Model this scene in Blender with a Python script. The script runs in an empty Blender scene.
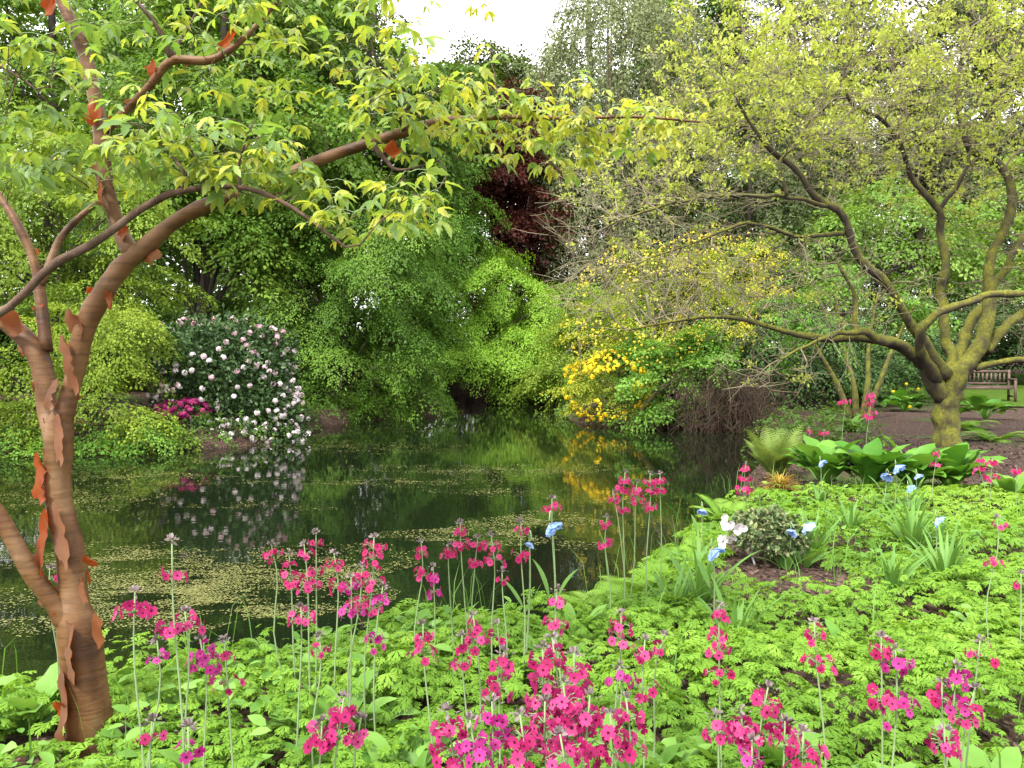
import bpy, math, random
import numpy as np
from mathutils import Vector, kdtree

# ------------------------------------------------------------------ camera, sky, sun, exposure
S = bpy.context.scene
COL = S.collection
F = 796.4                      # focal length in pixels of a 1024 wide picture
PIT = math.radians(1.94)
EYE = np.array([0.0, 0.0, 1.4])
WATER = -0.35

cd = bpy.data.cameras.new('camera'); cd.lens = 28; cd.sensor_width = 36
cd.clip_start = 0.05; cd.clip_end = 1000
cam = bpy.data.objects.new('camera', cd); COL.objects.link(cam)
cam.location = EYE; cam.rotation_euler = (math.radians(90) - PIT, 0, 0)
S.camera = cam

SUN_EL, SUN_AZ = 52, 215       # degrees; azimuth clockwise from +Y: behind the camera, to the left
w = bpy.data.worlds.new('World'); S.world = w; w.use_nodes = True
nt = w.node_tree; nt.nodes.clear()
sky = nt.nodes.new('ShaderNodeTexSky'); sky.sky_type = 'NISHITA'; sky.sun_disc = False
sky.sun_elevation = math.radians(SUN_EL); sky.sun_rotation = math.radians(SUN_AZ)
sky.dust_density = 4
b1 = nt.nodes.new('ShaderNodeBackground'); b1.inputs[1].default_value = 0.1
nt.links.new(sky.outputs[0], b1.inputs[0])
b2 = nt.nodes.new('ShaderNodeBackground'); b2.inputs[0].default_value = (1, 0.985, 0.96, 1); b2.inputs[1].default_value = 0.95
tc = nt.nodes.new('ShaderNodeTexCoord'); nz = nt.nodes.new('ShaderNodeTexNoise')
nz.inputs['Scale'].default_value = 2.2; nz.inputs['Detail'].default_value = 5
nt.links.new(tc.outputs['Generated'], nz.inputs['Vector'])
mr = nt.nodes.new('ShaderNodeMapRange'); mr.inputs[1].default_value = .35; mr.inputs[2].default_value = .65
mr.inputs[3].default_value = .7; mr.inputs[4].default_value = 1
nt.links.new(nz.outputs[0], mr.inputs[0])
mx = nt.nodes.new('ShaderNodeMixShader'); wo = nt.nodes.new('ShaderNodeOutputWorld')
nt.links.new(mr.outputs[0], mx.inputs[0]); nt.links.new(b1.outputs[0], mx.inputs[1])
nt.links.new(b2.outputs[0], mx.inputs[2]); nt.links.new(mx.outputs[0], wo.inputs[0])

sd = bpy.data.lights.new('sun', 'SUN'); sd.energy = 2.2; sd.angle = math.radians(10); sd.color = (1, .95, .86)
sun = bpy.data.objects.new('sun', sd); COL.objects.link(sun)
a, e = math.radians(SUN_AZ), math.radians(SUN_EL)
sun.rotation_euler = Vector((math.sin(a) * math.cos(e), math.cos(a) * math.cos(e), math.sin(e))).to_track_quat('Z', 'Y').to_euler()

vs = S.view_settings
vs.view_transform = 'Standard'; vs.look = 'None'; vs.gamma = 1; vs.use_curve_mapping = False
vs.exposure = 2.25
S.cycles.max_bounces = 7; S.cycles.diffuse_bounces = 4; S.cycles.glossy_bounces = 3
S.cycles.transmission_bounces = 4; S.cycles.transparent_max_bounces = 4
S.cycles.use_denoising = True

# ------------------------------------------------------------------ helpers
rng = np.random.default_rng(7); random.seed(7)


def W(px, py, d):
    """the point seen at pixel (px, py) at d metres ahead"""
    x = (px - 512) / F; v = -(py - 384) / F
    y = math.cos(PIT) + math.sin(PIT) * v; z = -math.sin(PIT) + math.cos(PIT) * v
    return EYE + np.array([x, y, z]) * (d / y)


def G(px, py, z=0.0):
    """the point at height z seen at pixel (px, py)"""
    r = W(px, py, 1.0) - EYE
    return EYE + r * ((z - EYE[2]) / r[2])


def nrm(v):
    return v / np.maximum(np.linalg.norm(v, axis=-1, keepdims=True), 1e-9)


def wob(p, k, seed=0):
    """smooth noise, about -1..1"""
    r = np.random.default_rng(seed); o = 0
    for i in range(5):
        d = r.normal(size=3) * k * (0.6 + .35 * i)
        o = o + np.sin(p[..., 0] * d[0] + p[..., 1] * d[1] + p[..., 2] * d[2] + r.random() * 6.28) / 2.6
    return o


def raw_mesh(name, V, loops, tot, rnd=None, smooth=False):
    me = bpy.data.meshes.new(name)
    V = np.ascontiguousarray(V, dtype=np.float32)
    me.vertices.add(len(V)); me.vertices.foreach_set('co', V.ravel())
    me.loops.add(len(loops)); me.loops.foreach_set('vertex_index', np.ascontiguousarray(loops, dtype=np.int32))
    tot = np.asarray(tot, dtype=np.int32)
    me.polygons.add(len(tot))
    st = np.zeros(len(tot), dtype=np.int32); st[1:] = np.cumsum(tot)[:-1]
    me.polygons.foreach_set('loop_start', st); me.polygons.foreach_set('loop_total', tot)
    if smooth: me.polygons.foreach_set('use_smooth', np.ones(len(tot), dtype=bool))
    if rnd is not None:
        at = me.attributes.new('rnd', 'FLOAT', 'POINT')
        at.data.foreach_set('value', np.ascontiguousarray(rnd, dtype=np.float32))
    me.update(calc_edges=True)
    return me


def link(name, me, mat, parent=None):
    o = bpy.data.objects.new(name, me)
    COL.objects.link(o)
    if mat: me.materials.append(mat)
    if parent:
        o.parent = parent
        p = np.array(parent.location)
        if abs(p).max() > 0: me.transform(__import__('mathutils').Matrix.Translation(-parent.location))
    return o


def tag(o, label=None, cat=None, group=None, kind=None):
    if label: o['label'] = label
    if cat: o['category'] = cat
    if group: o['group'] = group
    if kind: o['kind'] = kind
    return o


def thing(name, loc, label, cat, group=None):
    o = bpy.data.objects.new(name, None); COL.objects.link(o)
    o.location = Vector(loc); o.empty_display_size = .1
    return tag(o, label, cat, group)


class Bag:
    """collects geometry for ONE mesh"""
    def __init__(s): s.V, s.L, s.T, s.R, s.n = [], [], [], [], 0
    def add(s, V, faces, r=0.5):
        V = np.asarray(V, float); s.V.append(V)
        for f in faces: s.L.extend([i + s.n for i in f]); s.T.append(len(f))
        s.R.append(np.full(len(V), r) if np.isscalar(r) else np.asarray(r)); s.n += len(V)
    def addnp(s, V, Fq, r):
        s.V.append(V); s.L.extend((Fq + s.n).ravel().tolist()); s.T.extend([Fq.shape[1]] * len(Fq)); s.R.append(r); s.n += len(V)
    def tube(s, pts, rad, n=6, r=.5, cap=True, wobble=0.0):
        pts = np.asarray(pts, float); rad = np.broadcast_to(np.asarray(rad, float), (len(pts),)); m = len(pts)
        t = np.gradient(pts, axis=0); t = nrm(t)
        u = np.array([1.0, 0, 0]) if abs(t[0][0]) < .8 else np.array([0, 1.0, 0])
        A = np.arange(n) * 2 * math.pi / n; ca, sa = np.cos(A)[:, None], np.sin(A)[:, None]
        V = np.empty((m, n, 3))
        for i in range(m):
            u = u - t[i] * np.dot(u, t[i]); u = u / (np.linalg.norm(u) + 1e-9)
            b = np.cross(t[i], u)
            V[i] = pts[i] + rad[i] * (ca * u + sa * b)
        if wobble:
            c = pts[:, None, :]; k = 1 + wobble * wob(V, 9, 3) + wobble * .6 * wob(V, 26, 4)
            V = c + (V - c) * k[..., None]
        i = np.arange(m - 1)[:, None] * n; j = np.arange(n)[None]; j2 = (j + 1) % n
        Fq = np.stack([i + j, i + j2, i + n + j2, i + n + j], -1).reshape(-1, 4)
        rr = np.full(m * n, r)
        s.addnp(V.reshape(-1, 3), Fq, rr)
        if cap:
            b0 = s.n - m * n
            s.L.extend([b0 + k for k in range(n - 1, -1, -1)]); s.T.append(n)
            s.L.extend([b0 + (m - 1) * n + k for k in range(n)]); s.T.append(n)
    def box(s, c, h, rz=0, r=.5, R=None):
        c = np.asarray(c, float); h = np.asarray(h, float)
        V = np.array([[x, y, z] for x in (-1, 1) for y in (-1, 1) for z in (-1, 1)]) * h
        if R is None: R = np.array([[math.cos(rz), -math.sin(rz), 0], [math.sin(rz), math.cos(rz), 0], [0, 0, 1]])
        s.add(V @ R.T + c, [(0, 1, 3, 2), (4, 6, 7, 5), (0, 4, 5, 1), (2, 3, 7, 6), (0, 2, 6, 4), (1, 5, 7, 3)], r)
    def leaves(s, T, pos, d, n, size, r):
        """copies of leaf template T=(verts, quads): pos, direction, normal, size, random value, each per leaf"""
        tv, tf = T; N = len(pos)
        d = nrm(d); x = nrm(np.cross(d, n)); n = np.cross(x, d)
        size = np.broadcast_to(np.asarray(size, float), (N,))
        V = pos[:, None] + size[:, None, None] * (tv[None, :, 0, None] * x[:, None] + tv[None, :, 1, None] * d[:, None] + tv[None, :, 2, None] * n[:, None])
        k = len(tv)
        for f in {len(q) for q in tf}:
            tq = np.array([q for q in tf if len(q) == f])
            Fq = (np.arange(N)[:, None, None] * k + tq[None]).reshape(-1, f)
            s.L.extend((Fq + s.n).ravel().tolist()); s.T.extend([f] * len(Fq))
        s.V.append(V.reshape(-1, 3)); s.R.append(np.repeat(np.broadcast_to(np.asarray(r, float), (N,)), k)); s.n += N * k
    def mesh(s, name, smooth=False):
        return raw_mesh(name, np.concatenate(s.V), np.array(s.L, dtype=np.int32), s.T, np.concatenate(s.R), smooth)
    def build(s, name, mat, parent=None, smooth=False):
        return link(name, s.mesh(name, smooth), mat, parent)


def smooth_line(P, n):
    """Catmull-Rom through the rows of P (any number of columns)"""
    P = np.asarray(P, float); m = len(P)
    if m < 3:
        return P[0] + (P[-1] - P[0]) * np.linspace(0, 1, n)[:, None]
    Q = np.vstack([2 * P[0] - P[1], P, 2 * P[-1] - P[-2]])
    u = np.linspace(0, m - 1 - 1e-6, n); i = u.astype(int); t = (u - i)[:, None]
    a, b, c, d = Q[i], Q[i + 1], Q[i + 2], Q[i + 3]
    return .5 * (2 * b + (c - a) * t + (2 * a - 5 * b + 4 * c - d) * t ** 2 + (3 * b - a - 3 * c + d) * t ** 3)


# leaf templates: x across, y along, z up
DIAMOND = (np.array([[0, 0, 0], [-.3, .45, .08], [0, 1, -.05], [.3, .45, .08]]), [(0, 3, 2, 1)])
OVAL = (np.array([[0, 0, 0], [-.2, .2, .05], [0, .22, 0], [.2, .2, .05], [-.27, .5, .06], [0, .52, 0], [.27, .5, .06],
                  [-.17, .8, .0], [0, .8, -.04], [.17, .8, 0], [0, 1.02, -.12]]),
        [(0, 2, 1), (0, 3, 2), (1, 2, 5, 4), (2, 3, 6, 5), (4, 5, 8, 7), (5, 6, 9, 8), (7, 8, 10), (8, 9, 10)])

LEAFLET = (np.array([[0, 0, 0], [-.12, .18, .04], [0, .2, 0], [.12, .18, .04], [-.21, .42, .06], [0, .44, -.01], [.21, .42, .06], [-.13, .52, .04], [.13, .52, .04],
                     [-.17, .66, .03], [0, .7, -.05], [.17, .66, .03], [0, 1.04, -.16]]),
           [(0, 2, 1), (0, 3, 2), (1, 2, 5, 4), (2, 3, 6, 5), (4, 5, 7), (5, 6, 8), (7, 5, 10, 9), (5, 8, 11, 10), (9, 10, 12), (10, 11, 12)])


def lobed(nl, spread, teeth):
    V, Fs = [[0, 0, 0]], []
    for i in range(nl):
        a = math.radians(-spread + 2 * spread * i / (nl - 1)); L = 1 - .38 * abs(i - (nl - 1) / 2) / ((nl - 1) / 2)
        def P(r, da, z): return [r * L * math.sin(a + da), .25 + r * L * math.cos(a + da) * .75, z]
        b = len(V); zt = random.uniform(-.2, .02)
        V += [P(.58, -.30, .05), P(1, 0, zt - .06), P(.58, .30, .05)]
        Fs.append((0, b + 2, b + 1, b))
        if teeth:
            c = len(V)
            V += [P(.42, -.05, .03), P(.60, -.46, .0), P(.92, -.27, -.07), P(.72, -.05, .03), P(.72, .05, .03), P(.92, .27, -.07), P(.60, .46, 0), P(.42, .05, .03)]
            Fs += [(c, c + 3, c + 2, c + 1), (c + 7, c + 6, c + 5, c + 4)]
    return np.array(V), Fs


CUT_NEAR = lobed(5, 108, True)
CUT_FAR = lobed(5, 100, False)


# ------------------------------------------------------------------ materials
def newmat(name):
    m = bpy.data.materials.new(name); m.use_nodes = True; t = m.node_tree; t.nodes.clear()
    return m, t, t.nodes.new('ShaderNodeOutputMaterial')


def ramp(t, stops, fac):
    n = t.nodes.new('ShaderNodeValToRGB'); c = n.color_ramp
    while len(c.elements) < len(stops): c.elements.new(.5)
    for el, (p, col) in zip(c.elements, stops): el.position = p; el.color = (*col, 1)
    t.links.new(fac, n.inputs[0]); return n.outputs[0]


def noise(t, scale, detail=4, vec=None, kind='Object', stretch=None):
    n = t.nodes.new('ShaderNodeTexNoise'); n.inputs['Scale'].default_value = scale; n.inputs['Detail'].default_value = detail
    c = t.nodes.new('ShaderNodeTexCoord'); src = c.outputs[kind]
    if stretch:
        mp = t.nodes.new('ShaderNodeMapping'); mp.inputs['Scale'].default_value = stretch; t.links.new(src, mp.inputs[0]); src = mp.outputs[0]
    t.links.new(src, n.inputs['Vector']); return n.outputs[0]


def leafmat(name, cols, transl=.4, rough=.6, warm=(1.25, 1.15, .6), spec=.14, pos=None):
    """leaves: colour differs from leaf to leaf; light shines through them"""
    m, t, out = newmat(name)
    at = t.nodes.new('ShaderNodeAttribute'); at.attribute_name = 'rnd'
    k = len(cols); c = ramp(t, list(zip(pos or [i / max(k - 1, 1) for i in range(k)], cols)), at.outputs['Fac'])
    p = t.nodes.new('ShaderNodeBsdfPrincipled'); p.inputs['Roughness'].default_value = rough
    p.inputs['Specular IOR Level'].default_value = spec
    t.links.new(c, p.inputs['Base Color'])
    tr = t.nodes.new('ShaderNodeBsdfTranslucent')
    mu = t.nodes.new('ShaderNodeMix'); mu.data_type = 'RGBA'; mu.blend_type = 'MULTIPLY'; mu.inputs[0].default_value = 1
    t.links.new(c, mu.inputs[6]); mu.inputs[7].default_value = (*warm, 1)
    t.links.new(mu.outputs[2], tr.inputs[0])
    mxs = t.nodes.new('ShaderNodeMixShader'); mxs.inputs[0].default_value = transl
    t.links.new(p.outputs[0], mxs.inputs[1]); t.links.new(tr.outputs[0], mxs.inputs[2]); t.links.new(mxs.outputs[0], out.inputs[0])
    return m


def barkmat(name, stops, scale=6, stretch=(1, 1, .25), bump=.5, rough=.85, moss=None, moss_amt=.5):
    m, t, out = newmat(name)
    n1 = noise(t, scale, 6, stretch=stretch); c = ramp(t, stops, n1)
    p = t.nodes.new('ShaderNodeBsdfPrincipled'); p.inputs['Roughness'].default_value = rough; p.inputs['Specular IOR Level'].default_value = .25
    if moss:
        g = t.nodes.new('ShaderNodeNewGeometry'); sx = t.nodes.new('ShaderNodeSeparateXYZ'); t.links.new(g.outputs['Normal'], sx.inputs[0])
        n2 = noise(t, 7, 9); ad = t.nodes.new('ShaderNodeMath'); ad.operation = 'MULTIPLY_ADD'
        t.links.new(sx.outputs[2], ad.inputs[0]); ad.inputs[1].default_value = .28; t.links.new(n2, ad.inputs[2])
        mrn = t.nodes.new('ShaderNodeMapRange'); mrn.inputs[1].default_value = .52 - moss_amt * .3; mrn.inputs[2].default_value = .86 - moss_amt * .3
        sp = t.nodes.new('ShaderNodeSeparateXYZ'); t.links.new(g.outputs['Position'], sp.inputs[0])
        hf = t.nodes.new('ShaderNodeMapRange'); hf.inputs[1].default_value = 2.3; hf.inputs[2].default_value = 5.0; hf.inputs[3].default_value = 0; hf.inputs[4].default_value = .22
        t.links.new(sp.outputs[2], hf.inputs[0]); sb = t.nodes.new('ShaderNodeMath'); sb.operation = 'SUBTRACT'
        t.links.new(ad.outputs[0], sb.inputs[0]); t.links.new(hf.outputs[0], sb.inputs[1]); t.links.new(sb.outputs[0], mrn.inputs[0])
        mm = t.nodes.new('ShaderNodeMix'); mm.data_type = 'RGBA'; t.links.new(mrn.outputs[0], mm.inputs[0])
        t.links.new(c, mm.inputs[6]); mc = ramp(t, [(.3, moss[0]), (.7, moss[1])], noise(t, 30, 4)); t.links.new(mc, mm.inputs[7])
        c = mm.outputs[2]
    t.links.new(c, p.inputs['Base Color'])
    b = t.nodes.new('ShaderNodeBump'); b.inputs['Strength'].default_value = bump; b.inputs['Distance'].default_value = .03
    t.links.new(noise(t, scale * 5, 5, stretch=stretch), b.inputs['Height']); t.links.new(b.outputs[0], p.inputs['Normal'])
    t.links.new(p.outputs[0], out.inputs[0]); return m


def plain(name, col, rough=.6, spec=.3, transl=0):
    return leafmat(name, [tuple(x * .8 for x in col), col, tuple(min(1, x * 1.2) for x in col)], transl, rough, (1.1, 1.05, .9), spec)


def dim(cols, k): return [tuple(v * k for v in c) for c in cols]


M = {}
M['cover'] = leafmat('cover_leaf', [(.078, .17, .018), (.142, .275, .03), (.225, .37, .052)], .45)
M['broad'] = leafmat('broad_leaf', [(.06, .15, .022), (.10, .21, .035), (.15, .28, .06)], .35, .45)
M['strap'] = leafmat('strap_leaf', [(.07, .16, .03), (.11, .22, .05)], .35, .45)
M['fern'] = leafmat('fern_leaf', [(.08, .17, .015), (.13, .25, .03), (.18, .3, .055)], .4)
M['stem'] = leafmat('stem_green', dim([(.16, .24, .10), (.24, .32, .17)], 0.8), .1)
M['bud'] = leafmat('bud', dim([(.12, .09, .10), (.22, .18, .18)], 0.8), .1)
M['crimson'] = leafmat('petal_crimson', dim([(.10, .004, .018), (.24, .006, .065), (.46, .02, .15), (.66, .09, .29)], 0.6), .35, .55, (1.2, .8, 1), pos=[.08, .14, .55, 1])
M['magenta'] = leafmat('petal_magenta', dim([(.10, .004, .018), (.34, .012, .15), (.5, .03, .25), (.58, .07, .34)], 0.6), .35, .55, (1.1, .9, 1.1), pos=[.08, .14, .55, 1])
M['pinkred'] = leafmat('petal_rose', dim([(.10, .004, .018), (.42, .012, .10), (.55, .03, .17), (.62, .07, .24)], 0.6), .35, .55, (1.2, .9, 1), pos=[.08, .14, .55, 1])
M['blue'] = leafmat('petal_blue', dim([(.19, .33, .70), (.27, .42, .80), (.40, .54, .88)], 0.75), .35, .6, (1, 1, 1.1))
M['white'] = leafmat('petal_white', dim([(.62, .55, .58), (.75, .72, .72)], 0.7), .3, .6, (1, 1, 1))
M['blush'] = leafmat('petal_blush', dim([(.70, .28, .40), (.74, .50, .56), (.76, .66, .68), (.78, .72, .72)], 0.7), .3, .6, (1, 1, 1))
M['yellow'] = leafmat('petal_yellow', [(.50, .33, .008), (.56, .42, .012), (.6, .48, .03)], .3, .6, (1, 1, .8))
M['rose'] = leafmat('petal_azalea', dim([(.35, .02, .13), (.5, .05, .22)], 0.6), .3, .6, (1, 1, 1))
M['hosta'] = leafmat('hosta_leaf', [(.035, .12, .014), (.065, .175, .02), (.12, .24, .04)], .3, .4)
M['rhodo'] = leafmat('rhododendron_leaf', [(.014, .035, .012), (.03, .06, .018), (.05, .09, .03)], .1, .35)
M['maple_leaf'] = leafmat('paperbark_maple_leaf', [(.11, .19, .05), (.19, .27, .06), (.28, .32, .055), (.34, .33, .06)], .5, .45, (1.25, 1.25, .6), spec=.3)
def paperbark():
    m, t, out = newmat('paperbark'); p = t.nodes.new('ShaderNodeBsdfPrincipled'); p.inputs['Roughness'].default_value = .55; p.inputs['Specular IOR Level'].default_value = .22
    base = ramp(t, [(.30, (.035, .014, .006)), (.43, (.075, .033, .012)), (.54, (.105, .052, .020)), (.66, (.125, .072, .036)), (.78, (.19, .115, .08))], noise(t, 7, 7, stretch=(1.3, 1.3, .5)))
    line = ramp(t, [(.36, (.35, .30, .28)), (.47, (.9, .88, .86)), (.6, (1, 1, 1)), (.75, (1.25, 1.2, 1.15))], noise(t, 8, 9, stretch=(1, 1, 6)))
    mm = t.nodes.new('ShaderNodeMix'); mm.data_type = 'RGBA'; mm.blend_type = 'MULTIPLY'; mm.inputs[0].default_value = .5
    t.links.new(base, mm.inputs[6]); t.links.new(line, mm.inputs[7]); t.links.new(mm.outputs[2], p.inputs['Base Color'])
    b = t.nodes.new('ShaderNodeBump'); b.inputs['Strength'].default_value = .6; b.inputs['Distance'].default_value = .007
    t.links.new(noise(t, 9, 8, stretch=(1, 1, 5)), b.inputs['Height']); t.links.new(b.outputs[0], p.inputs['Normal']); t.links.new(p.outputs[0], out.inputs[0])
    return m


M['bark'] = paperbark()
M['peel'] = leafmat('peeling_bark', dim([(.36, .085, .022), (.24, .10, .045), (.30, .17, .11)], .6), .45, .5, (1.4, .75, .42))
M['darkbark'] = barkmat('dark_bark', [(.3, (.015, .012, .010)), (.7, (.05, .04, .032))], 3)
M['greybark'] = barkmat('twig_bark', [(.3, (.085, .072, .042)), (.7, (.20, .175, .115))], 4)
M['mossbark'] = barkmat('mossy_bark', [(.3, (.016, .013, .009)), (.7, (.05, .04, .028))], 4, (1, 1, .4), .6, .9, ((.05, .058, .007), (.13, .125, .016)), .70)
M['wood'] = barkmat('weathered_wood', [(.3, (.05, .032, .025)), (.7, (.10, .07, .055))], 4, (.3, 3, 3), .2, .7)

# ------------------------------------------------------------------ pond outline and ground
SHORE = np.array([(-9, 3.1), (-4, 3.5), (-2.4, 3.5), (-1.6, 3.75), (-.95, 4.15), (-.35, 4.5), (.25, 4.6), (.65, 5.2), (1.05, 6.0), (1.45, 6.9),
                  (2.05, 8.2), (2.9, 10.2), (3.6, 12.0), (4.5, 14.0), (5.5, 16.5), (5.6, 18.6), (4.6, 19.4), (3, 19.7), (1.95, 20.6), (1.6, 23.5), (1.9, 28), (2.4, 33), (2.2, 37),
                  (-2.4, 37), (-2.9, 31), (-2.2, 26), (-2.6, 23.6), (-4.2, 21.5), (-4.9, 18.6), (-4.6, 17), (-5.4, 15.4), (-7, 14.6), (-9.5, 13.9), (-12.5, 12), (-13, 7), (-11.5, 3)])
_c = np.vstack([SHORE, SHORE[:1]])
SH = smooth_line(_c, 260)[:-1]


def shore_dist(P):
    """signed distance to the shoreline, positive on land"""
    A, B = SH, np.roll(SH, -1, 0); out = np.empty(len(P))
    for s in range(0, len(P), 4000):
        p = P[s:s + 4000, None, :2]; ab = B - A
        t = np.clip(((p - A) * ab).sum(-1) / (ab ** 2).sum(-1), 0, 1)
        d = np.sqrt((((A + ab * t[..., None]) - p) ** 2).sum(-1)).min(1)
        c = (A[:, 1] > p[..., 1]) != (B[:, 1] > p[..., 1])
        xi = A[:, 0] + (p[..., 1] - A[:, 1]) / np.where(np.abs(ab[:, 1]) < 1e-9, 1e-9, ab[:, 1]) * ab[:, 0]
        out[s:s + 4000] = np.where(((c & (p[..., 0] < xi)).sum(1) % 2) == 1, -d, d)
    return out


def ground_z(P):
    P = np.asarray(P, float).reshape(-1, np.asarray(P).shape[-1])[:, :2]
    s = shore_dist(P); p3 = np.column_stack([P, np.zeros(len(P))])
    up = WATER - .02 + np.clip(s / .55, 0, 1) ** .7 * (.37 + .02) - .02
    z = np.where(s > 0, up, WATER - .04 + np.maximum(s * .5, -1.1))
    z = z + np.where(s > 0, np.clip(s, 0, 1) * .035 * wob(p3, 1.6, 5), 0)
    far = np.clip((np.hypot(P[:, 0], P[:, 1]) - 22) / 40, 0, 1)
    return z + np.where(s > 0, far ** 1.3 * 2.2, 0)


def gz(x, y): return float(ground_z(np.array([[x, y]]))[0])


def ground():
    n = 300
    u = np.linspace(-1, 1, n); gx = np.sinh(u * 5.2) / np.sinh(5.2) * 260 + u * 5
    v = np.linspace(0, 1, n); gy = -12 + np.sinh(v * 3.6) / np.sinh(3.6) * 320 + v * 24
    X, Y = np.meshgrid(gx, gy); P = np.column_stack([X.ravel(), Y.ravel()])
    V = np.column_stack([P, ground_z(P)])
    i = np.arange(n - 1)[:, None] * n + np.arange(n - 1)[None]
    Fq = np.stack([i, i + 1, i + n + 1, i + n], -1).reshape(-1, 4)
    me = raw_mesh('ground', V, Fq.ravel(), np.full(len(Fq), 4), None, True)
    m, t, out = newmat('bark_mulch')
    p = t.nodes.new('ShaderNodeBsdfPrincipled'); p.inputs['Roughness'].default_value = .95; p.inputs['Specular IOR Level'].default_value = .15
    c = t.nodes.new('ShaderNodeTexCoord'); vo = t.nodes.new('ShaderNodeTexVoronoi'); vo.inputs['Scale'].default_value = 60
    mp = t.nodes.new('ShaderNodeMapping'); mp.inputs['Scale'].default_value = (1, .55, 1); t.links.new(c.outputs['Object'], mp.inputs[0]); t.links.new(mp.outputs[0], vo.inputs['Vector'])
    sx = t.nodes.new('ShaderNodeSeparateColor'); t.links.new(vo.outputs['Color'], sx.inputs[0])
    chips = ramp(t, [(0, (.014, .008, .006)), (.5, (.036, .021, .016)), (.85, (.06, .036, .028)), (1, (.11, .075, .058))], sx.outputs[0])
    moss = ramp(t, [(.3, (.02, .04, .008)), (.7, (.045, .075, .014))], noise(t, 5, 6))
    mk = t.nodes.new('ShaderNodeMapRange'); mk.inputs[1].default_value = .56; mk.inputs[2].default_value = .66; t.links.new(noise(t, .35, 6), mk.inputs[0])
    mm = t.nodes.new('ShaderNodeMix'); mm.data_type = 'RGBA'; t.links.new(mk.outputs[0], mm.inputs[0]); t.links.new(chips, mm.inputs[6]); t.links.new(moss, mm.inputs[7])
    t.links.new(mm.outputs[2], p.inputs['Base Color'])
    b = t.nodes.new('ShaderNodeBump'); b.inputs['Strength'].default_value = .8; b.inputs['Distance'].default_value = .02
    t.links.new(vo.outputs['Distance'], b.inputs['Height']); t.links.new(b.outputs[0], p.inputs['Normal'])
    t.links.new(p.outputs[0], out.inputs[0])
    tag(link('ground', me, m), kind='structure')


def water():
    b = Bag(); b.add([(-15, .5, WATER), (8, .5, WATER), (8, 39, WATER), (-15, 39, WATER)], [(0, 1, 2, 3)])
    m, t, out = newmat('pond_water')
    p = t.nodes.new('ShaderNodeBsdfPrincipled'); p.inputs['Base Color'].default_value = (.0035, .006, .0025, 1)
    p.inputs['Roughness'].default_value = .012; p.inputs['IOR'].default_value = 1.33; p.inputs['Specular IOR Level'].default_value = .5
    bp = t.nodes.new('ShaderNodeBump'); bp.inputs['Strength'].default_value = .022; bp.inputs['Distance'].default_value = .03
    t.links.new(noise(t, 5, 3, stretch=(1, 1.6, 1)), bp.inputs['Height']); t.links.new(bp.outputs[0], p.inputs['Normal'])
    t.links.new(p.outputs[0], out.inputs[0])
    tag(b.build('water', m), kind='structure')


ground(); water()


def lawn():
    # mown grass around the bench and beyond the pond's inlet
    m, t, out = newmat('mown_grass')
    p = t.nodes.new('ShaderNodeBsdfPrincipled'); p.inputs['Roughness'].default_value = .95; p.inputs['Specular IOR Level'].default_value = .03
    t.links.new(ramp(t, [(.3, (.024, .046, .006)), (.7, (.048, .082, .012))], noise(t, 9, 6)), p.inputs['Base Color']); t.links.new(p.outputs[0], out.inputs[0])
    for cx, cy, rx, ry in ((17, 26, 5.5, 8), (-1, 47, 9, 8)):
        n, k = 48, 12; V, Fs = [], []
        for j in range(k + 1):
            for i in range(n):
                A = i / n * 6.283; q = j / k * (1 + .1 * math.sin(3 * A + cx))
                V.append((cx + rx * q * math.cos(A), cy + ry * q * math.sin(A), 0))
        V = np.array(V); V[:, 2] = ground_z(V) + .03
        for j in range(k):
            for i in range(n): Fs.append((j * n + i, j * n + (i + 1) % n, (j + 1) * n + (i + 1) % n, (j + 1) * n + i))
        b = Bag(); b.add(V, Fs); tag(b.build('lawn', m, smooth=True), kind='structure')


lawn()


# ------------------------------------------------------------------ foliage machinery
def puff(px, py, d, rx, ry, depth=None):
    """an ellipsoid of crown: centre at a pixel and distance, radii in pixels, depth in metres"""
    k = d / F
    return (W(px, py, d), np.array([rx * k, depth if depth else min(rx * k, 3.5), ry * k]))


def envelope(puffs, n, r0=.62, lump=.16, seed=1, lowz=-1.0, cut=.66):
    r = np.random.default_rng(seed)
    ar = np.array([(q[1][0] * q[1][1] + q[1][0] * q[1][2] + q[1][1] * q[1][2]) for q in puffs]); ar = ar / ar.sum()
    C = np.array([q[0] for q in puffs]); R = np.array([q[1] for q in puffs])
    P, D = [], []
    got = 0
    while got < n:
        k = r.choice(len(puffs), n, p=ar); d = nrm(r.normal(size=(n, 3)))
        q = r0 + (1 - r0) * np.sqrt(r.random(n)); pos = C[k] + d * R[k] * (q * (1 + lump * wob(d * 2.2 + k[:, None] * 3.1, 1.6, seed)))[:, None]
        ok = d[:, 2] > lowz
        for j in range(len(puffs)):
            ok &= (k == j) | ((((pos - C[j]) / R[j]) ** 2).sum(1) > cut ** 2)
        P.append(pos[ok]); D.append(nrm(d[ok] / R[k][ok] * R[k][ok].mean(1, keepdims=True))); got += ok.sum()
    return np.concatenate(P)[:n], np.concatenate(D)[:n]


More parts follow.
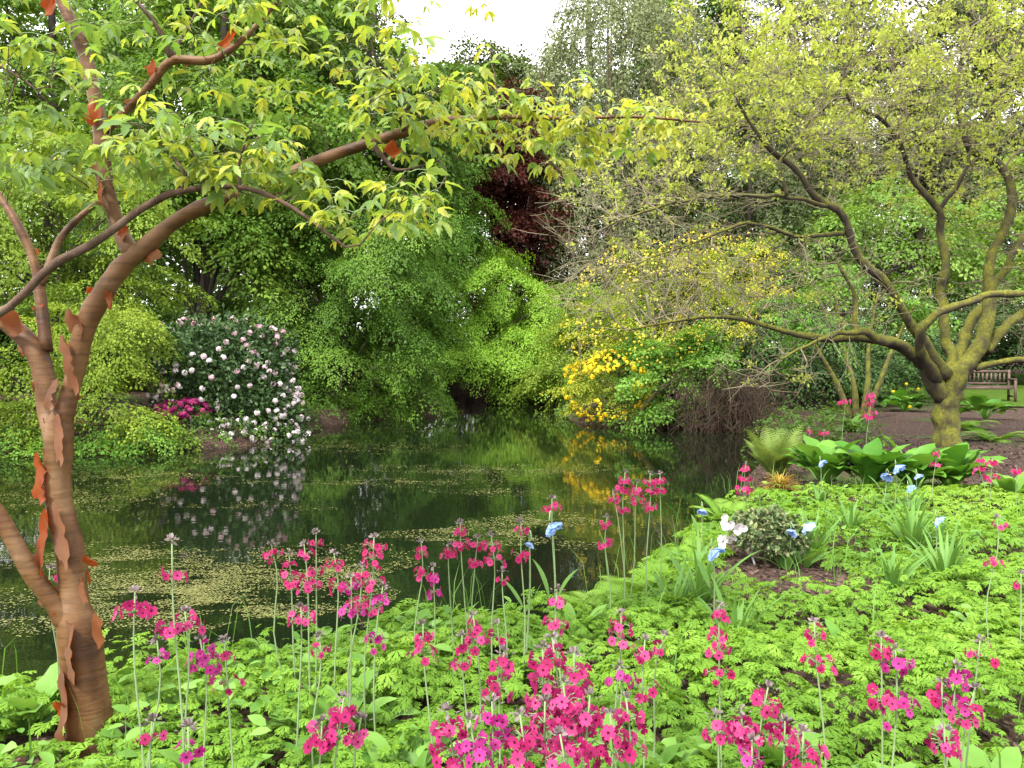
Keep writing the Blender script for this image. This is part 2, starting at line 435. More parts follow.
def sprays(bag, base, axis, size, nl, lsize, T=DIAMOND, width=.42, droop=.3, jit=.45, seed=1, follow=.7, flat=.15, hue=None):
    """flat fans of leaves, each hanging out along its axis"""
    r = np.random.default_rng(seed); n = len(base)
    axis = nrm(axis); up = np.array([0, 0, 1.0]) + r.normal(size=(n, 3)) * flat
    side = nrm(np.cross(axis, up)); nn = nrm(np.cross(side, axis))
    size = np.broadcast_to(np.asarray(size, float), (n,))
    t = r.random((n, nl)) ** .8; u = r.uniform(-1, 1, (n, nl)); wd = width * np.sin(np.pi * np.clip(.12 + t * .8, 0, 1))
    sz = size[:, None, None]
    p = base[:, None] + sz * (axis[:, None] * t[..., None] + side[:, None] * (u * wd)[..., None] + nn[:, None] * (r.normal(size=(n, nl)) * .05)[..., None])
    p[..., 2] -= size[:, None] * droop * t ** 2
    d = axis[:, None] * follow + side[:, None] * u[..., None] * .9 + r.normal(size=(n, nl, 3)) * .3; d[..., 2] -= droop * t * 1.2
    no = nn[:, None] + r.normal(size=(n, nl, 3)) * jit
    ls = lsize * r.uniform(.65, 1.3, (n, nl))
    rr = np.clip(.62 * r.random((n, 1)) + .38 * r.random((n, nl)), 0, 1) if hue is None else np.clip(.6 * hue[:, None] + .2 * r.random((n, 1)) + .2 * r.random((n, nl)), 0, 1)
    bag.leaves(T, p.reshape(-1, 3), d.reshape(-1, 3), no.reshape(-1, 3), ls.ravel(), rr.ravel())


def limbs(bag, base, puffs, r0, seed=1, lean=0, per=3):
    """a tapered trunk to the middle of the crown, and limbs out to each puff"""
    rd = random.Random(seed); base = np.array(base)
    C = np.array([q[0] for q in puffs]); top = C.mean(0) + np.array([0, 0, .25 * (C[:, 2].max() - base[2])])
    mid = (base * .55 + top * .45) + np.array([rd.uniform(-.2, .2), rd.uniform(-.2, .2), 0])
    tr = smooth_line([base - [0, 0, .1], base * .8 + mid * .2 + [.03, 0, 0], mid, top], 16)
    rad = r0 * np.linspace(1, .35, 16); rad[0] *= 1.35; rad[1] *= 1.1
    bag.tube(tr, rad, 10, wobble=.06)
    for c, R in puffs:
        for k in range(per):
            s = tr[rd.randint(4, 13)]; e = c + R * np.array([rd.uniform(-.7, .7), rd.uniform(-.7, .7), rd.uniform(-.4, .6)])
            m2 = (s + e) / 2 + np.array([0, 0, rd.uniform(-.1, .35) * np.linalg.norm(e - s) * .5])
            bag.tube(smooth_line([s, m2, e], 9), r0 * np.linspace(.32, .06, 9), 6)


def boughs(c, puffs, n, size, nl, lsize, T=DIAMOND, width=.42, droop=.35, jit=.45, out=1.0, down=.25, shell=.62, lowz=-1.0, seed=1, per=11, blen=2.2, tier=0):
    """a crown of boughs, each a drooping layer of sprays, with gaps between the layers"""
    K = max(6, n // per); r = np.random.default_rng(seed + 50)
    P, D = envelope(puffs, K, shell, .3, seed, lowz, .6)
    if tier:
        ph = .5 * wob(P * [1, 1, 0], .9, seed + 3); P[:, 2] = (np.round(P[:, 2] / tier + ph) - ph) * tier + r.normal(size=K) * tier * .09
    ax = D * np.array([out, out, .3 if not tier else .12]) + r.normal(size=D.shape) * .22; ax[:, 2] -= down; ax = nrm(ax)
    bl = size * blen * r.uniform(.6, 1.35, K)
    side = nrm(np.cross(ax, np.array([0, 0, 1.0]) + r.normal(size=(K, 3)) * .1))
    t = np.linspace(.15, 1, per)[None] + r.uniform(-.05, .05, (K, per)); s = np.where(np.arange(per) % 2 == 0, 1, -1)[None] * r.uniform(.1, .75, (K, per)) * (1.1 - .6 * t)
    b = (P - ax * bl[:, None] * .75)[:, None] + ax[:, None] * (bl[:, None] * t)[..., None] + side[:, None] * (s * size * .9)[..., None]
    b[..., 2] -= droop * .5 * bl[:, None] * t ** 2
    a2 = ax[:, None] * .8 + side[:, None] * s[..., None] * 1.5 + r.normal(size=(K, per, 3)) * .18; a2[..., 2] -= droop * t * .6
    b = b.reshape(-1, 3); a2 = nrm(a2.reshape(-1, 3)); sz = size * r.uniform(.55, 1.2, len(b))
    sprays(c, b - a2 * sz[:, None] * .3, a2, sz, nl, lsize, T, width, droop, jit, seed, flat=.06 if tier else .15, hue=np.repeat(r.random(K), per))
    return P, D


def tree(name, label, cat, base, puffs, mat, n, size, nl, lsize, r0=.15, droop=.35, out=1.0, down=.25, width=.42, group=None, seed=1, T=DIAMOND,
         bark='darkbark', lowz=-1.0, jit=.45, shell=.62, per=3, root=None, per_b=13, blen=2.2, tier=0):
    base = np.array([base[0], base[1], gz(base[0], base[1])])
    t = root or thing(name, base, label, cat, group)
    b = Bag(); limbs(b, base, puffs, r0, seed, per=per); b.build('trunk', M[bark], t, True)
    c = Bag(); P, D = boughs(c, puffs, n, size, nl, lsize, T, width, droop, jit, out, down, shell, lowz, seed, per_b, blen, tier)
    c.build('crown', mat, t)
    return t, P, D


def gp(px, d):
    """a spot on the ground d metres ahead in the pixel column px"""
    x = (px - 512) / F * d * 1.0
    return np.array([x, d, gz(x, d)])


L = leafmat
# ---- the far side of the pond: trees, left to right
g_lime = L('lime_maple_leaf', [(.05, .095, .010), (.12, .185, .016), (.2, .27, .03)], .35)
g_pale = L('pale_maple_leaf', [(.07, .13, .014), (.14, .22, .026), (.21, .29, .045)], .4)
g_mid = L('beech_leaf', [(.038, .085, .011), (.085, .165, .02), (.15, .24, .034)], .35)
g_dark = L('hornbeam_leaf', [(.028, .06, .010), (.055, .11, .016), (.09, .17, .026)], .3)
g_hem = L('layered_leaf', [(.03, .072, .008), (.068, .145, .017), (.13, .22, .03)], .3)
g_dome = L('dome_maple_leaf', [(.10, .21, .016), (.18, .33, .034), (.25, .41, .06)], .4)
g_red = L('copper_leaf', [(.022, .008, .006), (.055, .016, .012), (.095, .028, .02)], .3, .5, (1.4, .8, .7))
g_grey = L('weeping_leaf', [(.065, .085, .035), (.115, .14, .06), (.18, .21, .095)], .25)
g_fir = L('fir_needle', [(.010, .024, .012), (.022, .05, .02), (.04, .08, .03)], .1)
g_az = L('azalea_leaf', [(.12, .19, .018), (.23, .27, .028), (.38, .36, .045)], .35)
g_shrub = L('shrub_leaf', [(.05, .13, .015), (.09, .2, .025), (.15, .28, .05)], .35)
g_bright = L('far_bright_leaf', [(.07, .14, .02), (.13, .23, .04), (.2, .3, .07)], .4)

FAR = 'tall trees closing off the far side of the pond'
tree('maple_tree', 'low lime-yellow maple spreading over the left shore of the pond', 'tree', gp(30, 16.0),
     [puff(20, 385, 15.2, 95, 62, 1.6), puff(105, 395, 15.2, 70, 50, 1.4), puff(95, 345, 16, 75, 38, 1.6), puff(150, 432, 14.9, 52, 22, .7), puff(-60, 400, 15, 80, 60, 1.6), puff(20, 435, 14.8, 80, 25, .8)],
     g_lime, 1500, .55, 42, .062, .10, .4, 1, .25, .55, seed=3, jit=.3, per_b=15, tier=.42)
tree('maple_tree', 'pale green layered maple standing behind the lime-yellow maple', 'tree', gp(45, 19.5),
     [puff(30, 250, 19, 120, 45, 2.4), puff(110, 290, 19, 62, 34, 1.8), puff(-40, 200, 19, 90, 60, 2.4), puff(130, 215, 20, 60, 45, 2), puff(40, 160, 20, 110, 50, 2.4)],
     g_pale, 1500, .72, 42, .08, .14, .4, 1, .2, .55, seed=4, jit=.3, per_b=15, tier=.6)
tree('beech_tree', 'tall beech whose crown fills the upper left above the maples', 'tree', gp(60, 27),
     [puff(60, 60, 26, 120, 90, 3.5), puff(-40, 40, 27, 110, 120, 3.5), puff(140, 130, 26, 80, 70, 3)],
     g_mid, 1700, 1.15, 34, .16, .28, .35, 1, .2, .5, group=FAR, seed=5)
tree('beech_tree', 'tall beech with a dark forked trunk rising behind the rhododendron', 'tree', gp(190, 22.5),
     [puff(200, 60, 23, 90, 80, 3), puff(270, 130, 23, 80, 75, 3), puff(180, 190, 23, 60, 45, 2.4), puff(230, -30, 24, 100, 60, 3), puff(255, 225, 23, 55, 50, 2)],
     g_mid, 1900, 1.0, 36, .14, .27, .35, 1, .25, .5, group=FAR, seed=6)
tree('hornbeam_tree', 'dark hornbeam with a slim trunk left of the white sky gap', 'tree', gp(330, 30),
     [puff(330, 80, 29, 80, 75, 3.5), puff(395, 130, 29, 55, 50, 2.6), puff(300, 10, 30, 90, 70, 3.5), puff(360, 190, 29, 80, 60, 3), puff(438, 84, 31, 40, 36, 2.2), puff(425, 150, 31, 50, 40, 2.4)],
     g_dark, 1700, 1.2, 34, .17, .22, .35, 1, .25, .5, group=FAR, seed=8)
tree('layered_tree', 'dark green tree in drooping layers reaching down to the water right of the rhododendron', 'tree', gp(345, 24.0),
     [puff(375, 245, 23.5, 72, 48, 2.2), puff(335, 300, 23, 80, 48, 2.2), puff(400, 320, 23.4, 42, 55, 1.8), puff(330, 365, 22.6, 75, 42, 1.8), puff(395, 388, 23, 48, 30, 1.3), puff(310, 400, 22, 50, 22, 1.0), puff(300, 240, 24, 55, 50, 2), puff(350, 410, 22, 70, 14, .8)],
     g_hem, 2300, .85, 74, .068, .2, .55, 1.1, .22, .42, seed=9, jit=.14, per_b=18, blen=2.3, tier=.8)
tree('layered_tree', 'mid green layered tree between the drooping dark tree and the copper maple', 'tree', gp(450, 31),
     [puff(455, 215, 30, 50, 38, 2.2), puff(425, 265, 30, 42, 42, 2), puff(440, 170, 31, 42, 32, 2), puff(425, 320, 30, 30, 60, 1.4)],
     g_shrub, 1200, .9, 46, .09, .16, .5, 1, .3, .5, seed=10, jit=.18, per_b=18, blen=2.3, tier=.8)
tree('maple_tree', 'dark red copper maple in the middle of the far bank', 'tree', gp(508, 36),
     [puff(490, 125, 36, 44, 34, 3), puff(502, 185, 35.5, 56, 52, 3), puff(520, 240, 35.5, 46, 40, 2.4), puff(450, 270, 36, 50, 34, 2)],
     g_red, 1700, 1.1, 34, .16, .2, .4, 1, .25, .5, seed=11)
tree('maple_tree', 'bright green dome of maple hanging over the dark far end of the pond', 'tree', gp(490, 31.5),
     [puff(492, 288, 30.5, 52, 32, 2), puff(545, 310, 30.5, 34, 30, 1.8), puff(470, 335, 30, 52, 34, 2), puff(520, 345, 30, 44, 34, 1.8), puff(490, 354, 29.6, 58, 16, 1.6), puff(548, 368, 29.6, 30, 18, 1.2)],
     g_dome, 1700, .8, 62, .075, .15, .5, 1.1, .22, .5, seed=12, jit=.18, per_b=18, blen=2.3, tier=.7)


def weeping(label, base, puffs, n, seed, mat, size=2.2, lsize=.15):
    t = thing('weeping_tree', base, label, 'tree')
    b = Bag(); limbs(b, base, puffs, .3, seed); b.build('trunk', M['greybark'], t, True)
    P, D = envelope(puffs, n, .55, seed=seed)
    ax = D * [.35, .35, .1] + rng.normal(size=D.shape) * .12; ax[:, 2] -= 1
    c = Bag(); sprays(c, P, ax, size * rng.uniform(.6, 1.3, n), 42, lsize, DIAMOND, .10, .1, .8, seed); c.build('crown', mat, t)


weeping('tall grey-green weeping tree right of the white sky gap', gp(610, 37),
        [puff(610, 60, 36, 62, 110, 3), puff(556, 90, 37, 30, 62, 2), puff(590, 190, 36, 52, 90, 3), puff(640, 240, 36, 60, 80, 3), puff(655, 60, 37, 50, 80, 3), puff(600, 300, 35, 60, 55, 2.6)], 2100, 21, g_grey)


def fir(label, base, h, rad, n, seed, group=None):
    r = np.random.default_rng(seed); t = thing('fir_tree', base, label, 'tree', group)
    base = np.array(base); b = Bag(); zz = np.linspace(0, h, 14)
    b.tube(base + np.column_stack([.2 * np.sin(zz * .2), 0 * zz, zz]), np.linspace(.42, .04, 14), 9, wobble=.05)
    A, X, Sz = [], [], []
    for i in range(n):
        f = .12 + .88 * (i / n) ** .9; z = f * h; ph = i * 2.4 + r.uniform(-.3, .3); ln = rad * (1.05 - f) ** .75 * r.uniform(.65, 1.15) + .25
        d = np.array([math.cos(ph), math.sin(ph), -.22]); o = base + [0, 0, z]
        k = np.linspace(0, 1, 6)[:, None]; br = o + d * ln * k; br[:, 2] += ln * (.25 * k[:, 0] ** 2 - .06)
        b.tube(br, np.linspace(.05, .012, 6), 4)
        for q in np.linspace(.25, 1, 4 + int(ln * 2.2)):
            for s in (-1, 1):
                A.append(o + d * ln * q + [0, 0, ln * (.25 * q * q - .06)]); sd_ = np.array([-d[1], d[0], 0]) * s
                X.append(d * .7 + sd_ * r.uniform(.3, 1.0) + [0, 0, -.25]); Sz.append(min(1.3, .5 + ln * .18) * r.uniform(.7, 1.2))
    b.build('trunk', M['darkbark'], t, True)
    c = Bag(); sprays(c, np.array(A), np.array(X), np.array(Sz), 26, .17, (DIAMOND[0] * [.45, 1, 1], DIAMOND[1]), .3, .35, .4, seed); c.build('crown', g_fir, t)


FIRS = 'tall firs behind the garden'
fir('tall dark fir leaning branches into the white sky gap', gp(590, 46), 27, 4.4, 80, 31, FIRS)
fir('tall fir with a bare-looking trunk above the mossy tree, left of the other fir', gp(735, 41), 26, 4.2, 80, 32, FIRS)
fir('dark fir rising behind the middle of the mossy tree', gp(845, 44), 28, 4.5, 80, 33, FIRS)
fir('dark fir behind the right edge of the mossy tree crown', gp(985, 42), 26, 4.5, 80, 34, FIRS)
fir('dark fir hidden among the beeches at upper left', gp(120, 40), 25, 4.2, 70, 35, FIRS)

tree('broadleaf_tree', 'bright green tree seen through the mossy tree above the bench side', 'tree', gp(880, 31),
     [puff(880, 235, 30, 90, 55, 3), puff(960, 280, 30, 80, 60, 3), puff(810, 290, 30, 70, 50, 2.6), puff(1040, 240, 31, 80, 90, 3)],
     g_bright, 1500, 1.0, 32, .15, .2, .35, 1, .2, .5, seed=14)
tree('broadleaf_tree', 'tall dull green tree behind the yellow azalea', 'tree', gp(730, 33),
     [puff(735, 200, 32, 80, 80, 3), puff(700, 290, 31, 75, 60, 2.6), puff(780, 120, 33, 70, 70, 3), puff(790, 250, 32, 60, 70, 2.5)],
     L('dull_leaf', [(.03, .05, .015), (.06, .09, .03), (.10, .13, .05)], .25), 1300, 1.1, 30, .15, .22, .4, 1, .25, .45, seed=15)
tree('evergreen_shrub', 'dark evergreen shrub behind the small mossy tree on the bed', 'shrub', gp(830, 24),
     [puff(830, 350, 23, 75, 45, 2), puff(770, 335, 23, 60, 50, 2), puff(890, 345, 24, 50, 42, 2)],
     L('evergreen_leaf', [(.018, .04, .012), (.035, .075, .02), (.07, .13, .03)], .2), 1200, .75, 30, .10, .1, .3, 1, .2, .5, seed=16)
tree('evergreen_shrub', 'dark evergreen hedge plant behind the wooden bench', 'shrub', gp(990, 29),
     [puff(975, 345, 28, 70, 40, 2), puff(1060, 340, 28, 70, 50, 2)],
     L('hedge_leaf', [(.018, .04, .012), (.035, .07, .02), (.06, .11, .03)], .2), 800, .8, 30, .11, .12, .3, 1, .2, .5, seed=17)

for k, (px, py, d, rx, ry, lab) in enumerate([(690, 130, 43, 90, 150, 'tall dark tree closing the gap right of the grey-green weeping tree'), (840, 110, 42, 110, 150, 'tall dark tree closing the gap behind the middle of the mossy tree'), (990, 120, 43, 110, 160, 'tall dark tree closing the gap at the right edge behind the mossy tree'), (160, 90, 44, 150, 170, 'tall dark tree closing the gap behind the upper left beeches'), (330, 130, 45, 100, 130, 'tall dark tree closing the gap behind the dark hornbeam'), (492, 112, 46, 70, 66, 'dark tree below the white sky gap behind the copper maple')]):
    tree('broadleaf_tree', lab, 'tree', gp(px, d + 1), [puff(px, py, d, rx, ry * .6, 3), puff(px - rx * .5, py + ry * .7, d, rx * .7, ry * .5, 2.5), puff(px + rx * .5, py + ry * .6, d, rx * .7, ry * .5, 2.5), puff(px, py - ry * .55, d, rx * .8, ry * .4, 2.5)],
         (g_dark, g_grey, L('olive_leaf', [(.03, .05, .012), (.06, .09, .02), (.09, .13, .035)], .3))[k % 3], 2300, 1.5, 32, .21, .3, .35, 1, .2, .5, group=FAR, seed=90 + k)
for k, (px, py, d, lab) in enumerate([(200, 320, 27, 'dark understorey bush behind the rhododendron'), (270, 335, 29, 'dark understorey bush behind the drooping layered tree'), (110, 330, 27, 'dark understorey bush behind the lime maple'), (-10, 330, 26, 'dark understorey bush at the left edge behind the lime maple'), (560, 330, 36, 'dark understorey bush below the grey-green weeping tree'), (640, 330, 33, 'dark understorey bush behind the yellow azalea')]):
    tree('bush', lab, 'bush', gp(px, d + .3), [puff(px, py, d, 55, 38, 2), puff(px - 30, py + 15, d, 35, 28, 1.5), puff(px + 35, py + 12, d, 40, 30, 1.5)], g_dark, 700, .9, 34, .13, .06, .3, 1, .2, .5, seed=190 + k)

# belt of woodland far behind everything
wb = Bag()
boughs(wb, [puff(x, y, 56, 140, 100, 3) for x, y in ((-250, 230), (0, 250), (180, 240), (380, 260), (500, 275), (620, 250), (760, 200), (900, 200), (1060, 200), (1250, 230))] + [puff(x, 330, 52, 150, 40, 2) for x in (-100, 120, 320, 520, 700, 900, 1100)], 8000, 1.9, 30, .32, seed=77)
tag(wb.build('distant_woods', g_dark), kind='stuff')


# ------------------------------------------------------------------ shrubs on the far shore
def truss(bag, P, D, size, k, rv=None, seed=1):
    """rounded heads of many small petals"""
    r = np.random.default_rng(seed); n = len(P)
    d = nrm(r.normal(size=(n, k, 3)) + D[:, None] * .8)
    p = P[:, None] + d * size * .5
    rr = np.broadcast_to((np.clip(rv, 0, 1) if rv is not None else r.random(n))[:, None], (n, k)) * .8 + r.random((n, k)) * .2
    T = (np.array([[-.3, -.4, 0], [.3, -.4, 0], [.5, .3, -.12], [0, .5, .05], [-.5, .3, -.12]]), [(0, 1, 2, 3, 4)])
    bag.leaves(T, p.reshape(-1, 3), nrm(np.cross(d, r.normal(size=d.shape))).reshape(-1, 3), d.reshape(-1, 3), size * .62, rr.ravel())


def shrub_flowers(t, puffs, n, size, k, mat, seed, lowz=-.9, rsel=None, name='blossoms'):
    P, D = envelope(puffs, n * 3, .97, .12, seed, lowz, .95)
    ok = D[:, 1] < .5
    if rsel is not None: ok &= rsel(P, D)
    P, D = P[ok][:n], D[ok][:n]
    b = Bag(); truss(b, P, D, size, k, seed=seed); b.build(name, mat, t)


# rhododendron with white and pink trusses
pr = [puff(280, 425, 17.2, 20, 16, .8), puff(230, 434, 16.4, 40, 14, .8), puff(262, 438, 16.6, 40, 10, .6), puff(222, 372, 17.6, 62, 50, 1.6), puff(258, 408, 17.2, 36, 30, 1.1), puff(195, 350, 17.8, 36, 28, 1.2), puff(205, 415, 17.4, 40, 28, 1.1), puff(250, 365, 17.8, 34, 34, 1.2)]
t = thing('rhododendron', (W(225, 440, 17.6)[0], 17.8, gz(-6.0, 17.8)), 'big dark-leaved rhododendron covered in white and pale pink flower heads at the water', 'shrub')
b = Bag(); limbs(b, np.array(t.location), pr, .07, 40, per=2); b.build('stem', M['darkbark'], t, True)
P, D = envelope(pr, 3400, .66, .24, 41, -1, .6); c = Bag()
for q in range(7):
    dd = nrm(D + rng.normal(size=D.shape) * .75); c.leaves(OVAL if q < 2 else DIAMOND, P + rng.normal(size=P.shape) * .10, dd, D + rng.normal(size=D.shape) * .5, rng.uniform(.07, .13, len(P)), rng.random(len(P)))
c.build('foliage', M['rhodo'], t)
P, D = envelope(pr, 900, .99, .14, 43, -.8, .97); ok = D[:, 1] < .35; P, D = P[ok], D[ok]
edge = wob(P, 1.6, 9) + .7 * (P[:, 0] + 5.9) + .2; ok = (edge > -.1) | (rng.random(len(P)) < .3); P, D = P[ok][:300], D[ok][:300]
b = Bag(); truss(b, P + D * .04 + rng.normal(size=P.shape) * .05, D, .105, 12, rv=np.clip(.9 - .5 * (P[:, 2] - .35) / 1.3 + rng.normal(size=len(P)) * .22, 0, 1), seed=44); b.build('blossoms', M['blush'], t)

# small azalea with rose flowers tucked beside it
pz = [puff(185, 409, 16.0, 24, 9, .5), puff(172, 414, 15.8, 12, 6, .4)]
t, P, D = tree('azalea', 'low azalea with rose-purple flowers between the lime maple and the rhododendron', 'shrub', gp(184, 16.2), pz, g_dark, 60, .22, 18, .05, .02, seed=46)
b = Bag(); P, D = envelope(pz, 120, .97, .1, 47); truss(b, P, D, .10, 8, seed=48); b.build('blossoms', M['rose'], t)

# yellow azalea
pa = [puff(665, 305, 20.9, 90, 62, 2.2), puff(612, 385, 20.4, 42, 32, 1.2), puff(715, 275, 21, 60, 40, 1.8), puff(640, 345, 20.6, 60, 42, 1.6), puff(598, 330, 21, 32, 36, 1.2)]
t, P, D = tree('azalea', 'large yellow-flowering azalea leaning over the right side of the pond', 'shrub', gp(665, 21.3), pa, g_az, 1250, .55, 24, .06, .09, .25, 1, .1, .45, seed=50, bark='greybark', per=5)
ylw = lambda lo, hi, k: (lambda P, D: (wob(P, 1.4, 3) + wob(P, 3.5, 4) * .5 > k) & (P[:, 2] > lo) & (P[:, 2] < hi))
M['lemon'] = leafmat('petal_lemon', [(.50, .40, .03), (.56, .48, .06), (.6, .52, .10)], .3, .6, (1, 1, .8))
shrub_flowers(t, pa, 950, .06, 6, M['lemon'], 51, rsel=ylw(.4, 5, -.35))
shrub_flowers(t, [puff(610, 388, 20.2, 44, 34, 1.75)], 300, .11, 8, M['yellow'], 52, rsel=ylw(-1, 5, -.5), name='blossoms')
tree('shrub', 'fresh green leafy shrub at the water beside the lowest yellow flowers', 'shrub', gp(675, 20.0),
     [puff(672, 385, 19.8, 42, 34, 1.2), puff(650, 408, 19.6, 30, 18, .8), puff(700, 355, 20.2, 34, 36, 1.1), puff(640, 360, 20.2, 30, 24, 1)], g_shrub, 900, .5, 26, .085, .06, .3, 1, .1, .5, seed=53)
tree('shrub', 'green and yellow-tinged shrub trailing over the water at the end of the inlet', 'shrub', gp(575, 25.5),
     [puff(560, 372, 25, 36, 22, 1.2), puff(575, 335, 25.5, 34, 30, 1.3), puff(590, 300, 26, 36, 36, 1.4)], g_pale, 600, .65, 24, .09, .06, .3, 1, .2, .45, seed=54, bark='greybark', per=5)

# low growth hanging over the far shoreline
def waterside():
    r = np.random.default_rng(55); B, X, Sz = [], [], []; c = SH.mean(0)
    for i in range(len(SH)):
        p, q = SH[i], SH[(i + 1) % len(SH)]
        if (p[1] < 12.6 and not p[0] < -9) or p[1] > 27: continue
        n = max(1, int(np.linalg.norm(q - p) * 22)); tg = (q - p) / (np.linalg.norm(q - p) + 1e-9); no = np.array([tg[1], -tg[0]])
        if shore_dist(np.array([p + no * .3]))[0] < 0: no = -no
        for k in range(n):
            o = p + (q - p) * r.random() + no * r.random() ** 1.5 * 2.0; dz = gz(o[0], o[1])
            B.append([o[0], o[1], dz + r.uniform(.02, .3)]); X.append([-no[0] * .7 + r.normal() * .6, -no[1] * .7 + r.normal() * .6, r.uniform(-.1, .9)]); Sz.append(r.uniform(.25, .6))
    b = Bag(); sprays(b, np.array(B), np.array(X), np.array(Sz), 22, .075, DIAMOND, .4, .75, .5, 56); tag(b.build('waterside_foliage', L('waterside_leaf', [(.03, .065, .012), (.06, .12, .02), (.11, .19, .035)], .35)), kind='stuff')


waterside()

# bare brown twiggy shrub
t = thing('bare_shrub', gp(725, 18.9), 'bare brown twiggy shrub arching down to the dark water below the mossy branches', 'shrub')
b = Bag(); rd = random.Random(60); o0 = np.array(t.location)
for k in range(210):
    ph = rd.uniform(0, 6.28); ln = rd.uniform(.6, 2.3); hh = rd.uniform(.5, 1.9); sb = o0 + [rd.uniform(-.9, .9), rd.uniform(-.5, .5), -.05]
    e = sb + [math.cos(ph) * ln * .8, math.sin(ph) * ln * .5, hh * rd.uniform(-.2, .7)]
    m = sb * .55 + e * .45 + [rd.uniform(-.3, .3), rd.uniform(-.2, .2), hh * .7]; pts = smooth_line([sb, (sb + m) / 2 + [rd.uniform(-.2, .2), 0, hh * .2], m, e], 10); b.tube(pts, np.linspace(.012, .003, 10), 4, cap=False)
    for q in range(9):
        p0 = pts[rd.randint(3, 9)]; v = np.array([rd.uniform(-.35, .35), rd.uniform(-.35, .35), rd.uniform(-.25, .3)]); b.tube([p0, p0 + v * .5 + [0, 0, .03], p0 + v], [.005, .004, .002], 3, cap=False)
b.build('twigs', barkmat('brown_twig', [(.3, (.022, .014, .009)), (.7, (.055, .036, .024))]), t)

tree('shrub', 'green spreading shrub at the foot of the lime maple, trailing in the water', 'shrub', gp(130, 15.4), [puff(150, 440, 14.7, 48, 12, .6), puff(205, 446, 15.2, 34, 10, .6), puff(85, 445, 14.5, 50, 14, .6), puff(20, 448, 14.3, 60, 14, .6)],
     g_shrub, 330, .42, 26, .06, .04, .3, 1, .25, .5, seed=62)


# ------------------------------------------------------------------ trees that grow towards their leaves
def colonize(limb_lines, att, step, infl, kill, iters, tip_r, seed=1, grav=0.0, e=2.3):
    """limb_lines: list of (pts(n,3), radii). Grows branches from them to the points att. Returns nodes, parents, radii, first grown index"""
    r = np.random.default_rng(seed); N, Pn, Rm = [], [], []
    for pts, rad in limb_lines:
        seg = np.linalg.norm(np.diff(pts, axis=0), axis=1).sum(); n = max(3, int(seg / step))
        i = np.linspace(0, len(pts) - 1, n)
        q = np.column_stack([np.interp(i, range(len(pts)), pts[:, k]) for k in range(3)]); rr = np.interp(i, range(len(pts)), rad)
        par = -1
        if N: par = int(np.argmin([np.linalg.norm(q[0] - x) for x in N]))
        for p, x in zip(q, rr):
            N.append(p); Pn.append(par); Rm.append(x); par = len(N) - 1
    n0 = len(N); att = np.array(att); alive = np.ones(len(att), bool)
    dirs = [N[i] - N[Pn[i]] if Pn[i] >= 0 else np.array([0, 0, 1.0]) for i in range(n0)]
    for it in range(iters):
        kd = kdtree.KDTree(len(N))
        for i, p in enumerate(N): kd.insert(p, i)
        kd.balance(); pull = {}
        for a in np.nonzero(alive)[0]:
            co, i, d = kd.find(att[a])
            if d < kill: alive[a] = False; continue
            if d < infl * (3 if it < 25 else 1.5): pull.setdefault(i, []).append((att[a] - N[i]) / d)
        if not pull: break
        new = 0
        for i, ds in pull.items():
            v = np.mean(ds, 0) + r.normal(size=3) * .22 + .35 * dirs[i] / (np.linalg.norm(dirs[i]) + 1e-9); v[2] -= grav
            p = N[i] + v / (np.linalg.norm(v) + 1e-9) * step
            if kd.find(p)[2] < step * .35: continue
            N.append(p); Pn.append(i); Rm.append(0); dirs.append(p - N[i]); new += 1
        if not new: break
    R = np.zeros(len(N))
    for i in range(len(N) - 1, -1, -1):
        if R[i] == 0: R[i] = tip_r ** e
        if Pn[i] >= 0: R[Pn[i]] += R[i] if i >= n0 else 0
    R = R ** (1 / e); R = np.array([Rm[i] if i < n0 else R[i] for i in range(len(N))])
    for i in range(n0, len(N)): R[i] = min(R[i], R[Pn[i]] * .85)
    return np.array(N), Pn, R, n0


def chains(N, Pn, R, n0):
    kids = {}
    for i in range(n0, len(N)): kids.setdefault(Pn[i], []).append(i)
    out, tips = [], []
    stack = [(p, k) for p in range(n0) for k in kids.get(p, [])]
    while stack:
        p, k = stack.pop(); line = [p, k]
        while kids.get(line[-1]):
            ks = sorted(kids[line[-1]], key=lambda q: -R[q]); stack += [(line[-1], q) for q in ks[1:]]; line.append(ks[0])
        rr = R[line].copy(); rr[0] = min(rr[0], rr[1] * 1.15); out.append((N[line], rr)); tips.append(line[-1])
    return out, tips


def px_line(rows, n, kink=0.0, seed=0):
    """rows (px, py, distance, width in px) -> smooth points and radii"""
    q = smooth_line(rows, n); p = np.array([W(a, b_, c) for a, b_, c, _ in q]); r = q[:, 3] * q[:, 2] / F / 2
    if kink:
        r = r * .82; g = np.minimum(r * 1.6, .07) * np.clip(np.linspace(0, 4, n), 0, 1) * kink
        p = p + np.stack([wob(p, 5, seed + k) for k in range(3)], -1) * g[:, None]
    return p, r


